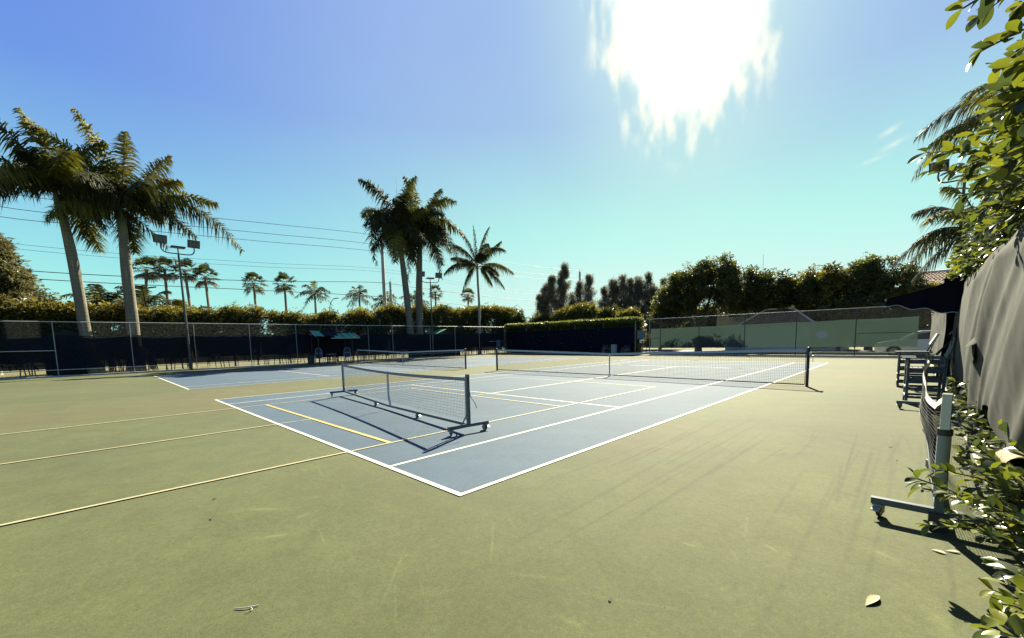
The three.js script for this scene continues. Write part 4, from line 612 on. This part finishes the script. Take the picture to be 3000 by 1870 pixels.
leafPlant('overhanging_branch', 'sunlit leafy branches overhanging from above at the upper edge', (r) => {
  const out = []; for (let i = 0; i < 46; i++) { const z = mix(-0.45, -2.0, r()), y = mix(2.3, 3.7, r()); out.push([[3.85, y + 0.25, z], [mix(3.3, 3.62, r()), y - 0.05 + r() * 0.15, z + (r() - 0.5) * 0.5]]); }
  for (let i = 0; i < 34; i++) { const z = mix(-0.5, -1.3, r()), y = mix(2.45, 3.3, r()); out.push([[3.75, y + 0.2, z - 0.1], [mix(3.28, 3.55, r()), y, z + (r() - 0.5) * 0.25]]); }
  out.push([[3.75, 3.1, -0.8], [3.12, 2.98, -0.62]], [[3.7, 2.9, -0.9], [3.2, 2.82, -0.75]], [[3.7, 2.75, -0.9], [3.28, 2.6, -0.75]], [[3.8, 3.3, -0.6], [3.25, 3.05, -0.55]], [[3.8, 3.35, -1.0], [3.2, 3.2, -1.2]], [[3.7, 2.6, -0.9], [3.35, 2.42, -0.7]]); return out; }, { seed: 411, step: 0.055, per: 3, bias: 1.8, scale: 0.8, blades: [blades[0], blades[1], blades[3]] });
leafPlant('overhanging_branch', 'long yellow leaved branch reaching out before the lamp head', (r) => {
  const out = [[[3.75, 2.75, -3.0], [3.03, 3.1, -3.1]], [[3.7, 2.65, -3.2], [3.08, 2.92, -3.05]], [[3.7, 2.95, -3.2], [3.2, 3.12, -3.3]], [[3.7, 2.8, -2.6], [3.22, 2.78, -2.7]], [[3.75, 2.6, -2.8], [3.3, 2.62, -2.9]], [[3.75, 3.0, -2.4], [3.3, 3.0, -2.6]], [[3.75, 3.3, -2.6], [3.4, 3.2, -2.7]]];
  for (let i = 0; i < 26; i++) { const z = mix(-1.6, -4.6, r()), y = mix(2.5, 3.4, r()); out.push([[3.85, y, z], [mix(3.4, 3.68, r()), y + (r() - 0.5) * 0.25, z + (r() - 0.5) * 0.4]]); } return out; }, { seed: 412, step: 0.06, per: 3, bias: 1.5, scale: 0.95 });
leafPlant('vine', 'round leaved vine spilling over the fence top above the grey cloth', (r) => {
  const out = []; for (let i = 0; i < 60; i++) { const z = mix(-4.2, -11.5, r()), y = mix(2.45, 3.3, r()); out.push([[3.86, y, z], [mix(3.5, 3.7, r()) + 0.0, y + (r() - 0.6) * 0.3, z + (r() - 0.5) * 0.4]]); } return out; }, { seed: 413, step: 0.1, per: 2, bias: 1.4, scale: 1.15, blades: roundBlades });
leafPlant('vine', 'vine leaves hanging below the grey cloth at the fence foot', (r) => {
  const out = []; for (let i = 0; i < 44; i++) { const z = mix(-2.4, -9.5, r()), y = mix(0.08, 0.6, r()); out.push([[3.82, y, z], [mix(3.52, 3.68, r()), y + (r() - 0.4) * 0.2, z + (r() - 0.5) * 0.4]]); } return out; }, { seed: 414, step: 0.1, per: 2, bias: 0.7, scale: 1.1, blades: roundBlades });
leafPlant('bush', 'leafy bush growing over the near foot of the stored net', (r) => {
  const out = [[[3.5, 0.35, -1.2], [3.1, 0.6, -1.05]], [[3.5, 0.4, -1.3], [3.13, 0.48, -1.3]], [[3.55, 0.5, -1.2], [3.18, 0.66, -1.1]], [[3.5, 0.3, -1.1], [3.17, 0.33, -1.05]]];
  for (let i = 0; i < 60; i++) { const z = mix(-0.75, -2.0, r()), x = mix(3.25, 3.62, r() ** 0.6), top = mix(0.5, 0.66, r()) * sstep(3.05, 3.4, x) + 0.06; out.push([[3.75, mix(0.05, 0.45, r()), z], [x, top * mix(0.4, 1, r()), z + (r() - 0.5) * 0.4]]); } return out; }, { seed: 415, step: 0.042, per: 2, bias: 1.25, scale: 0.66 });
leafPlant('shrub', 'bright leaved shrub in the bottom corner beside the fence', (r) => {
  const out = []; for (let i = 0; i < 34; i++) { const z = mix(0.55, -0.35, r()), x = mix(3.27, 3.6, r() ** 0.8); out.push([[3.75, mix(0.05, 0.3, r()), z + (r() - 0.5) * 0.3], [x, mix(0.34, 0.58, r()), z]]); } return out; }, { seed: 416, step: 0.045, per: 2, bias: 2.0, scale: 0.64, blades: [blades[0], blades[1], blades[3]] });
// rolled banner hanging on the fence
{
  const t = thing('rolled_banner', 'stained cream and black rolled banner hung on the side fence', 'banner', [3.62, 0.5, -2.62]);
  const tx = texture(256, 256, (i, j) => { const a = fbm(i / 18, j / 50, 421, 4, 0), b = fbm(i / 6, j / 12, 422, 3); return [214 - a * 60 - (b > 0.62 ? 46 : 0), 204 - a * 64 - (b > 0.62 ? 50 : 0), 176 - a * 70 - (b > 0.62 ? 50 : 0)]; });
  part('roll', new THREE.CylinderGeometry(0.09, 0.085, 0.62, 26, 1, true).rotateX(Math.PI / 2 - 0.1).translate(0.03, -0.05, 0.1), std([0.42, 0.38, 0.3], 0.85, { map: tx }), t);
  part('coil', [0.083, 0.066, 0.05, 0.034].map((r, k) => new THREE.TorusGeometry(r, 0.0085, 8, 28).translate(0.03, -0.082, 0.405 - k * 0.006)), M.blackCloth, t);
  part('lining', [0.0745, 0.058, 0.042].map((r) => new THREE.TorusGeometry(r, 0.004, 6, 28).translate(0.03, -0.082, 0.402)), M.white, t);
  part('tie', rod([0.03, 0.1, 0.1], [0.12, 0.3, 0.1], 0.006, 5), M.blackMetal, t);
}

// ---------------------------------------------------------------- lamp posts, poles and wires
function lampPost(label, x, z, H, face, o = {}) {
  const t = thing('lamp_post', label, 'lamp post', [x, 0, z], face), lean = o.lean || 0;
  part('pole', taper([[0, -0.05, 0], [lean * 0.5, H * 0.5, 0], [lean, H, 0]], [0.085, 0.07, 0.055], 10, 10), M.darkMetal, t);
  part('arm', [pipe([[lean - 0.86, H + 0.62, 0], [lean - 0.86, H + 0.32, 0], [lean - 0.72, H + 0.12, 0], [lean, H + 0.06, 0], [lean + 0.72, H + 0.12, 0], [lean + 0.86, H + 0.32, 0], [lean + 0.86, H + 0.62, 0]], 0.035, 40, 8), rod([lean, H, 0], [lean, H + 0.42, 0], 0.035, 8)], M.darkMetal, t);
  const head = (px, py, tilt) => { const h = part('lamp_head', box(0.66, 0.5, 0.13, 0, 0, 0), M.darkMetal, t); h.position.set(px, py, 0.05); h.rotation.x = tilt; for (const k of [-0.2, 0, 0.2]) part('lens', box(0.17, 0.4, 0.02, k, 0, 0.075), std([0.1, 0.105, 0.09], 0.35), h); return h; };
  head(lean - 0.86, H + 0.86, 0.35); head(lean + 0.86, H + 0.8, 0.35);
  const c = part('lamp_head', box(0.72, 0.1, 0.42, 0, 0, 0), M.darkMetal, t); c.position.set(lean, H + 0.47, 0.05); part('lens', box(0.6, 0.02, 0.3, 0, -0.06, 0), std([0.2, 0.21, 0.18], 0.25), c);
  return t;
}
lampPost('court lamp post with twin floodlights near the left royal palms', -31.62, -2.42, 7.5, Math.PI / 2 + 0.08, { lean: -0.08 });
lampPost('court lamp post with twin floodlights behind the middle royal palms', -31.6, -21.9, 7.3, Math.PI / 2 - 0.35);
lampPost('court lamp post rising out of the vine hedge by the coconut palms', 4.3, -26.1, 8.3, -0.15);
function pole(label, x, z, H, r, lean = 0) {
  const t = thing('utility_pole', label, 'pole', [x, -0.05, z], 0.2); part('shaft', rod([0, 0, 0], [lean, H, 0], r, 8, r * 0.62), std([0.33, 0.32, 0.28], 0.9), t);
  part('insulator', [rod([lean, H, 0], [lean, H + 0.45, 0], 0.03, 6), rod([lean + 0.1, H - 0.7, 0], [lean + 0.3, H - 0.6, 0], 0.04, 6), rod([lean + 0.1, H - 1.5, 0], [lean + 0.3, H - 1.4, 0], 0.04, 6)], M.darkMetal, t); return t;
}
pole('tall concrete utility pole beside the middle royal palms', -44, -23.75, 13.95, 0.28); pole('shorter distant utility pole behind the tall concrete pole', -60, -33.8, 11.7, 0.3); pole('far utility pole among the feathery casuarinas', -44, -65.3, 14.5, 0.3);
[[[40, 16], [12, 13.0], [5.7, 12.7], [-4.8, 13.2], [-12, 13.7], [-23.75, 14.4], [-36, 13.9], [-46.5, 13.8], [-65.3, 14.6]], [[40, 15], [5.7, 11.7], [-0.1, 12.0], [-10.3, 12.6], [-23.75, 13.3], [-38, 12.7], [-50.6, 12.7], [-65.3, 13.6]], [[40, 14.4], [5.7, 11.0], [1.6, 11.2], [-10.2, 11.8], [-23.75, 12.5], [-38, 11.9], [-50.6, 11.9], [-65.3, 12.8]], [[40, 11], [5, 9.2], [-10.1, 9.7], [-23.75, 10.5], [-38, 9.8], [-50.5, 9.8], [-65.3, 10.4]], [[40, 10.5], [5.2, 8.85], [-10, 9.3], [-23.75, 10.15], [-38, 9.4], [-50.5, 9.3], [-65.3, 9.9]], [[40, 9], [6.2, 7.35], [-9.9, 7.9], [-23.75, 8.85], [-28, 8.65], [-50.5, 8.2], [-65.3, 9.2]], [[40, 8], [6.2, 6.8], [-9.9, 7.0], [-23.75, 7.15], [-46.3, 6.6], [-65.3, 7.6]]].forEach((w, i) => solo('power_line', pipe(w.map(([z, y]) => [-43.95, y, z]), i < 3 ? 0.022 : i < 5 ? 0.013 : 0.03, 90, 5), M.cable, ['topmost', 'second', 'third', 'fourth', 'fifth', 'sixth', 'lowest'][i] + ' of the power lines crossing the sky beyond the hedge', 'cable', 'power lines'));
[['small street lamp on a bent arm between the fan palms', -62, -2.6, 7.2], ['small street lamp on a bent arm beside the distant feather palm', -66, -26.0, 7.6], ['small street lamp on a bent arm right of the second court lamp', -58, -43.2, 6.2]].forEach(([l, x, z, h]) => { const t = thing('street_lamp', l, 'street lamp', [x, -0.05, z], 0, 'street lamps beyond the hedge'); part('pole', rod([0, 0, 0], [0, h, 0], 0.11, 6, 0.08), M.concrete, t); part('arm', pipe([[0, h, 0], [0.1, h + 0.9, -0.3], [0.1, h + 1.5, -0.8]], 0.06, 10, 5), M.metal, t); part('lamp_head', box(0.3, 0.14, 0.7, 0.1, h + 1.5, -1.1, 0.2), M.darkMetal, t); });

// ---------------------------------------------------------------- shelters, chairs and the tall seats
{
  const t = thing('shade_shelter', 'small shade shelter with green sheet roof in front of the dark screen', 'shelter', [-30.75, 0, -11.55]);
  for (const [x, z] of [[-0.7, 1.35], [-0.7, -1.35], [0.65, 1.35], [0.65, -1.35]]) part('post', beam([x, 0, z], [x, 2.15, z], 0.07, 0.07), M.woodDark, t);
  const panel = (n, z0, z1, y0, y1, x0, x1, m) => part(n, sheet(6, 6, (u, v) => { const z = mix(z0, z1, u), k = v; return [mix(x0, x1, k), mix(y1, y0, k ** 0.8) + 0.02 * Math.sin(u * 6), z]; }), m, t);
  panel('roof_panel', 1.55, 0.95, 2.14, 2.58, -0.1, 0.95, M.greenRoof); panel('roof_panel', 0.93, -0.3, 2.16, 2.62, -0.2, 0.6, M.blackCloth);
  panel('roof_panel', 0.1, -0.62, 1.98, 2.36, 0.1, 1.05, M.greenRoof); panel('roof_panel', -0.66, -1.2, 1.98, 2.4, 0.1, 1.05, M.greenRoof); panel('roof_panel', -1.24, -1.75, 1.98, 2.4, 0.1, 1.05, M.greenRoof);
  panel('roof_panel', 1.55, -1.75, 2.1, 2.66, -0.95, -0.15, M.blackCloth);
  part('fascia', [beam([1.05, 1.97, 0.5], [1.05, 1.97, -1.8], 0.03, 0.05), beam([0.15, 2.42, -1.72], [1.05, 1.98, -1.86], 0.03, 0.04), beam([-0.15, 2.6, 1.6], [0.95, 2.12, 1.62], 0.03, 0.04)], M.tape, t);
  part('back_cloth', sheet(10, 4, (u, v) => [-0.85, mix(0.45, 2.2, v), mix(1.45, -1.65, u)]), M.blackCloth, t);
}
function plasticChair(label, x, z, turn) {
  const t = thing('garden_chair', label, 'chair', [x, 0, z], turn, 'garden chairs by the dark screen');
  part('seat', new THREE.BoxGeometry(0.46, 0.035, 0.46).translate(0, 0.46, 0), M.plasticChair, t);
  part('back_rim', pipe([[-0.22, 0.47, -0.21], [-0.24, 0.85, -0.29], [-0.17, 1.14, -0.36], [0, 1.22, -0.38], [0.17, 1.14, -0.36], [0.24, 0.85, -0.29], [0.22, 0.47, -0.21]], 0.024, 30, 6), M.plasticChair, t);
  for (let k = -2; k <= 2; k++) part('back_slat', beam([k * 0.08, 0.48, -0.215], [k * 0.075, 1.17 - Math.abs(k) * 0.04, -0.36], 0.05, 0.012), M.plasticChair, t);
  part('back_band', beam([-0.21, 0.8, -0.275], [0.21, 0.8, -0.275], 0.012, 0.05), M.plasticChair, t);
  for (const s of [-1, 1]) { part('armrest', [beam([s * 0.25, 0.72, -0.27], [s * 0.27, 0.7, 0.2], 0.055, 0.025), beam([s * 0.27, 0.7, 0.2], [s * 0.26, 0.46, 0.22], 0.04, 0.03)], M.plasticChair, t); part('leg', beam([s * 0.21, 0.45, 0.2], [s * 0.25, 0, 0.24], 0.045, 0.03), M.plasticChair, t); part('leg', beam([s * 0.2, 0.45, -0.2], [s * 0.24, 0, -0.27], 0.045, 0.03), M.plasticChair, t); }
}
plasticChair('pale blue garden chair left of the small table', -30.35, -10.25, Math.PI / 2 - 0.4); plasticChair('pale blue garden chair between the small table and far net post', -30.35, -12.55, Math.PI / 2 - 0.4);
{ const t = thing('side_table', 'small dark slatted table between the two garden chairs', 'table', [-30.3, 0, -11.2]); for (let k = 0; k < 5; k++) part('slat', box(0.1, 0.03, 0.6, -0.24 + k * 0.12, 0.72, 0), M.bark, t); part('apron', [box(0.5, 0.1, 0.03, 0, 0.65, 0.26), box(0.5, 0.1, 0.03, 0, 0.65, -0.26), box(0.03, 0.1, 0.5, 0.24, 0.65, 0)], M.woodDark, t); for (const [x, z] of [[-0.22, 0.22], [-0.22, -0.22], [0.22, 0.22], [0.22, -0.22]]) part('leg', beam([x, 0, z], [x, 0.7, z], 0.06, 0.06), M.woodDark, t); part('shelf', box(0.44, 0.03, 0.5, 0, 0.3, 0), M.woodDark, t); }
{ const t = thing('litter_bin', 'squat black litter bin left of the garden chairs', 'bin', [-30.4, 0, -9.68]); part('body', new THREE.CylinderGeometry(0.26, 0.22, 0.62, 16).translate(0, 0.31, 0), M.blackMetal, t); part('rim', new THREE.TorusGeometry(0.26, 0.02, 8, 20).rotateX(Math.PI / 2).translate(0, 0.62, 0), M.blackMetal, t); }
function hut(label, x, z, w, d, eave, ridge, roof) {
  const t = thing('garden_hut', label, 'hut', [x, -0.05, z]); part('wall', box(d * 0.86, eave, w * 0.86, 0, eave / 2, 0), M.woodDark, t);
  for (const s of [-1, 1]) part('roof', sheet(8, 2, (u, v) => [mix(-d / 2, d / 2, u), mix(eave - 0.06, ridge, v), s * mix(w / 2, 0, v)]), roof, t); part('gable', (() => { const q = new Soup(); for (const x of [-d * 0.43, d * 0.43]) q.tri(V(x, eave, -w * 0.43), V(x, eave, w * 0.43), V(x, ridge - 0.03, 0)); return q.build(); })(), M.woodDark, t);
}
hut('black gabled hut behind the dark screen near the left palms', -34.4, 3.15, 2.3, 2.2, 2.35, 2.86, M.woodDark); hut('green roofed hut behind the dark screen near the second lamp', -33.5, -24.3, 4.2, 2.2, 2.15, 2.9, M.greenRoof);

function tallChair(label, x, z, turn) { // bar-height slatted armchair facing the court (-x when turn = 0)
  const t = thing('tall_slat_chair', label, 'chair', [x, 0, z], turn, 'tall grey slatted armchairs'), m = M.polyGrey, D = 0.29;
  for (const s of [-1, 1]) {
    const zz = s * D; part('leg', beam([-0.27, 0, zz], [-0.27, 0.93, zz], 0.09, 0.045), m, t); part('leg', beam([0.25, 0, zz], [0.27, 0.93, zz], 0.09, 0.045), m, t);
    part('armrest', box(0.72, 0.03, 0.13, -0.01, 0.95, zz), m, t); part('arm_rail', box(0.5, 0.06, 0.03, -0.01, 0.86, zz), m, t);
    for (const y of [0.14, 0.32, 0.5]) part('stretcher', box(0.5, y > 0.4 ? 0.09 : 0.05, 0.028, -0.01, y, zz), m, t); part('seat_rail', box(0.52, 0.1, 0.03, -0.01, 0.69, zz), m, t);
  }
  for (let k = 0; k < 6; k++) part('seat_slat', box(0.075, 0.022, 0.55, -0.24 + k * 0.088, 0.735, 0), m, t);
  for (let k = 0; k < 6; k++) part('back_slat', beam([0.23, 0.72, -0.23 + k * 0.092], [0.4, 1.36, -0.24 + k * 0.096], 0.075, 0.02), m, t);
  part('back_rail', [beam([0.3, 0.98, -0.27], [0.3, 0.98, 0.27], 0.03, 0.07), beam([0.375, 1.25, -0.27], [0.375, 1.25, 0.27], 0.03, 0.07)], m, t);
  for (const y of [0.16, 0.34]) part('footrest', beam([-0.27, y, -D], [-0.27, y, D], 0.07, 0.04), m, t); return t;
}
tallChair('tall grey slatted armchair nearer, half behind the parked net', 3.24, -9.75, 0.06); tallChair('tall grey slatted armchair farther along the side fence', 3.05, -13.2, 0.04);
{ const t = thing('paddle', 'white paddle propped on the farther tall chair', 'paddle', [3.32, 0.95, -13.0], 0.1); part('blade', box(0.05, 0.3, 0.2, 0.1, 0.33, 0, 0, 0, -0.42), M.white, t); part('handle', rod([-0.02, 0, 0], [0.05, 0.2, 0], 0.018, 8), M.woodDark, t); }
{ const t = thing('shade_awning', 'black cloth awning jutting from the side fence over the tall chairs', 'awning', [0, 0, 0]);
  const top = (u) => mix(2.66, 2.2, Math.pow(u, 0.55)), xx = (u) => mix(3.72, 2.56, u);
  part('canopy', sheet(24, 12, (u, v) => [xx(u) + 0.0, top(u) - 0.1 * v * u - 0.03 * Math.sin(v * Math.PI) - 0.02 * Math.sin(u * 9) * v, mix(-9.7, -12.6, v)]), M.blackCloth, t);
  part('valance', sheet(30, 5, (u, v) => [xx(u), mix(top(u), mix(1.78, 2.06, u ** 0.8) + 0.025 * Math.sin(u * 17), v), -9.72 + 0.03 * Math.sin(u * 14) * v]), M.blackCloth, t);
  part('edge_trim', pipe(Array.from({ length: 16 }, (_, i) => { const u = i / 15; return [xx(u), mix(1.78, 2.06, u ** 0.8) + 0.03 * Math.sin(u * 17), -9.7 + 0.03 * Math.sin(u * 14)]; }), 0.008, 40, 5), M.tape, t);
  part('front_bar', rod([2.56, 2.18, -9.68], [2.56, 2.1, -12.65], 0.02, 8), M.tape, t); part('drape', sheet(10, 20, (u, v) => [3.72 - 0.26 * u - 0.02 * Math.sin(u * 8 + v * 6) + 0.06 * Math.sin(v * 3), mix(0.45, 2.66, v), -11.2 + 0.05 * Math.sin(u * 9)]), M.blackCloth, t);
  part('strut', rod([3.7, 1.35, -11.2], [3.42, 0.95, -11.1], 0.025, 8), M.blackMetal, t); }

// ---------------------------------------------------------------- house, car
const tileMat = std([0.36, 0.24, 0.15], 0.85, { map: texture(256, 256, (i, j) => { const k = hash(Math.floor(i / 16), Math.floor(j / 16), 501), n = fbm(i / 10, j / 10, 502, 4, 25); return [200 + k * 40 + (n - 0.5) * 80, 185 + k * 40 + (n - 0.5) * 80, 165 + k * 40 + (n - 0.5) * 70]; }) });
function hipRoof(parent, x0, x1, z0, z1, y0, y1, inset, pitch) { // barrel tile courses laid as ridged strips, each course a step above the one below
  const faces = [[V(x0, y0, z1), V(x1, y0, z1), V(x1 - inset, y1, (z0 + z1) / 2), V(x0 + inset, y1, (z0 + z1) / 2)], [V(x1, y0, z0), V(x0, y0, z0), V(x0 + inset, y1, (z0 + z1) / 2), V(x1 - inset, y1, (z0 + z1) / 2)], [V(x0, y0, z0), V(x0, y0, z1), V(x0 + inset, y1, (z0 + z1) / 2), V(x0 + inset, y1, (z0 + z1) / 2)], [V(x1, y0, z1), V(x1, y0, z0), V(x1 - inset, y1, (z0 + z1) / 2), V(x1 - inset, y1, (z0 + z1) / 2)]];
  for (const [a, b, c, d] of faces) {
    const n = b.clone().sub(a).cross(d.clone().sub(a)).normalize(); if (n.y < 0) n.negate(); const courses = Math.max(3, Math.round(a.distanceTo(d) / pitch)), g = [];
    for (let k = 0; k < courses; k++) { const t0 = k / courses, t1 = (k + 1.12) / courses, L0 = a.clone().lerp(d, t0), R0 = b.clone().lerp(c, t0), L1 = a.clone().lerp(d, Math.min(1, t1)), R1 = b.clone().lerp(c, Math.min(1, t1)), w = Math.max(6, Math.round(L0.distanceTo(R0) / 0.26) * 4); g.push(sheet(w, 1, (u, v) => { const p = (v < 0.5 ? L0.clone().lerp(R0, u) : L1.clone().lerp(R1, u)).addScaledVector(n, 0.05 * Math.abs(Math.sin(u * w / 4 * Math.PI)) + (v < 0.5 ? 0.06 : 0.0)); return [p.x, p.y, p.z]; })); }
    part('roof_slope', g, tileMat, parent);
  }
  part('ridge_cap', [rod([x0 + inset, y1 + 0.03, (z0 + z1) / 2], [x1 - inset, y1 + 0.03, (z0 + z1) / 2], 0.11, 8), ...[[x0, z1, x0 + inset], [x1, z1, x1 - inset], [x0, z0, x0 + inset], [x1, z0, x1 - inset]].map(([x, z, xi]) => rod([x, y0 + 0.03, z], [xi, y1 + 0.03, (z0 + z1) / 2], 0.1, 8))], std([0.55, 0.45, 0.33], 0.85), parent);
}
{
  const wall = std([0.42, 0.4, 0.35], 0.9), h = thing('house', 'pale house with low barrel tile roof among the dark trees', 'house', [0, -0.05, 0]);
  part('wall', box(9.6, 2.5, 6, -6.3, 1.25, -47.2), wall, h); hipRoof(h, -9.4, -3.2, -46, -41.9, 2.45, 3.95, 2.0, 0.36); part('porch_wall', box(5.4, 2.4, 3.4, -6.3, 1.2, -44), wall, h);
  part('upper_wall', box(6.5, 2.8, 3, -9.6, 3.9, -48.4), wall, h);
  for (const x of [-11.2, -8.4]) { const w = part('window', box(1.1, 1.3, 0.08, x, 4.1, -46.87), M.white, h); part('pane', box(0.9, 1.1, 0.05, x, 4.1, -46.83), std([0.02, 0.025, 0.03], 0.1), w); }
  part('column', rod([-7.7, 0, -42.6], [-7.7, 2.45, -42.6], 0.16, 10), wall, h); part('column', rod([-4.6, 0, -42.6], [-4.6, 2.45, -42.6], 0.16, 10), wall, h);
}
{
  const wall = std([0.4, 0.36, 0.3], 0.9), h = thing('house', 'second house with tile roof beside the coconut palm', 'house', [0, -0.05, 0]);
  part('wall', box(11, 4.0, 7, 7.6, 2.0, -54.5), wall, h); hipRoof(h, 0.9, 14, -59, -50.5, 4.9, 7.2, 2.2, 0.36); part('upper_wall', box(11.4, 1.2, 7.4, 7.6, 4.5, -54.6), wall, h);
  for (const x of [3.4, 5.6]) { const w = part('window', box(1.3, 1.5, 0.08, x, 2.2, -50.97), M.white, h); part('pane', box(1.1, 1.3, 0.05, x, 2.2, -50.93), std([0.02, 0.025, 0.03], 0.1), w); part('glazing_bar', [box(0.05, 1.3, 0.03, x, 2.2, -50.88), box(1.1, 0.05, 0.03, x, 2.2, -50.885)], M.white, w); }
}
{
  const t = thing('car', 'white car parked behind the green screened fence', 'car', [1.25, -0.05, -34.5]), paintM = phys([0.55, 0.55, 0.55], 0.3, { clearcoat: 1, clearcoatRoughness: 0.05 });
  const prof = new THREE.Shape(); prof.moveTo(0.02, 0.42); prof.quadraticCurveTo(0, 0.72, 0.14, 0.82); prof.quadraticCurveTo(0.7, 0.98, 1.15, 1.0); prof.lineTo(4.45, 1.06); prof.quadraticCurveTo(4.62, 0.9, 4.58, 0.4);
  prof.lineTo(4.1, 0.3); prof.absarc(3.68, 0.34, 0.41, 0, Math.PI, false); prof.lineTo(1.3, 0.28); prof.absarc(0.9, 0.34, 0.41, 0, Math.PI, false); prof.lineTo(0.1, 0.3); prof.closePath();
  part('body', new THREE.ExtrudeGeometry(prof, { depth: 1.66, bevelEnabled: true, bevelSize: 0.06, bevelThickness: 0.06, bevelSegments: 3, curveSegments: 14 }).translate(0, 0, -0.83), paintM, t);
  const cab = new THREE.Shape(); cab.moveTo(1.15, 1.0); cab.quadraticCurveTo(1.75, 1.5, 2.1, 1.56); cab.lineTo(3.6, 1.58); cab.quadraticCurveTo(4.2, 1.4, 4.45, 1.05); cab.closePath();
  part('cabin', new THREE.ExtrudeGeometry(cab, { depth: 1.3, bevelEnabled: true, bevelSize: 0.05, bevelThickness: 0.08, bevelSegments: 3 }).translate(0, 0, -0.65), paintM, t);
  const glass = std([0.012, 0.014, 0.016], 0.08); for (const s of [1, -1]) { part('window', (() => { const w = new THREE.Shape(); w.moveTo(1.5, 1.06); w.lineTo(1.95, 1.45); w.lineTo(2.75, 1.5); w.lineTo(2.75, 1.08); w.closePath(); return new THREE.ExtrudeGeometry(w, { depth: 0.02, bevelEnabled: false }).translate(0, 0, s * 0.735 - 0.01); })(), glass, t); part('window', (() => { const w = new THREE.Shape(); w.moveTo(2.85, 1.08); w.lineTo(2.85, 1.5); w.lineTo(3.55, 1.48); w.lineTo(4.05, 1.1); w.closePath(); return new THREE.ExtrudeGeometry(w, { depth: 0.02, bevelEnabled: false }).translate(0, 0, s * 0.735 - 0.01); })(), glass, t);
    for (const x of [0.9, 3.68]) { const w = part('wheel', new THREE.CylinderGeometry(0.34, 0.34, 0.22, 26).rotateX(Math.PI / 2).translate(x, 0.34, s * 0.76), M.rubber, t); part('rim', new THREE.CylinderGeometry(0.2, 0.2, 0.03, 16).rotateX(Math.PI / 2).translate(x, 0.34, s * 0.875), M.zinc, w); }
    part('headlight', box(0.3, 0.14, 0.12, 0.16, 0.76, s * 0.78, 0, s * 0.3), phys([0.7, 0.7, 0.68], 0.1, { clearcoat: 1 }), t); part('door_handle', box(0.18, 0.03, 0.03, 2.6, 0.9, s * 0.905), M.zinc, t); }
  part('grille', box(0.03, 0.16, 0.9, -0.03, 0.6, 0), M.blackMetal, t);
}

// ---------------------------------------------------------------- litter on the court
{ const t = solo('dry_leaf', [(() => { const g = leafBlade(0.16, 0.045, 0.5, -0.02); return g.rotateY(2.85).translate(2.93, 0.006, -0.46); })()], std([0.32, 0.27, 0.15], 0.9), 'long curled dry leaf lying on the green court near the side fence', 'leaf'); }
{ const t = thing('dry_twig', 'pale curved dry twig lying on the green court', 'twig', [0.4, 0.006, 1.86], 1.0); part('stalk', pipe([[-0.06, 0, 0], [0, 0.004, 0.012], [0.06, 0, 0.0]], 0.0032, 12, 5), M.tape, t); part('curl', pipe([[0.02, 0.001, 0.01], [0.04, 0.002, 0.04], [0.01, 0.001, 0.055]], 0.002, 10, 5), M.tape, t); }
[[-1.78, 1.6], [-1.25, 1.75], [2.98, -4.05], [2.92, -4.77], [1.87, 0.4]].forEach(([x, z], i) => solo('leaf_fragment', leafBlade(0.045, 0.018, 0.5, -0.03).rotateY(i * 1.7).translate(x, 0.004, z), std([0.03, 0.026, 0.016], 0.9), 'small dark scrap of leaf on the green court', 'leaf', 'leaf scraps on the court'));
[[3.2, -1.52], [3.27, -1.56]].forEach(([x, z], i) => solo('leaf_fragment', leafBlade(0.075, 0.03, 0.5, -0.03).rotateY(1.3 + i * 0.6).translate(x, 0.004, z), std([0.42, 0.38, 0.28], 0.9), 'pale dry scrap of leaf under the stored net foot', 'leaf', 'pale leaf scraps by the stored net'));

renderer.render(scene, camera);
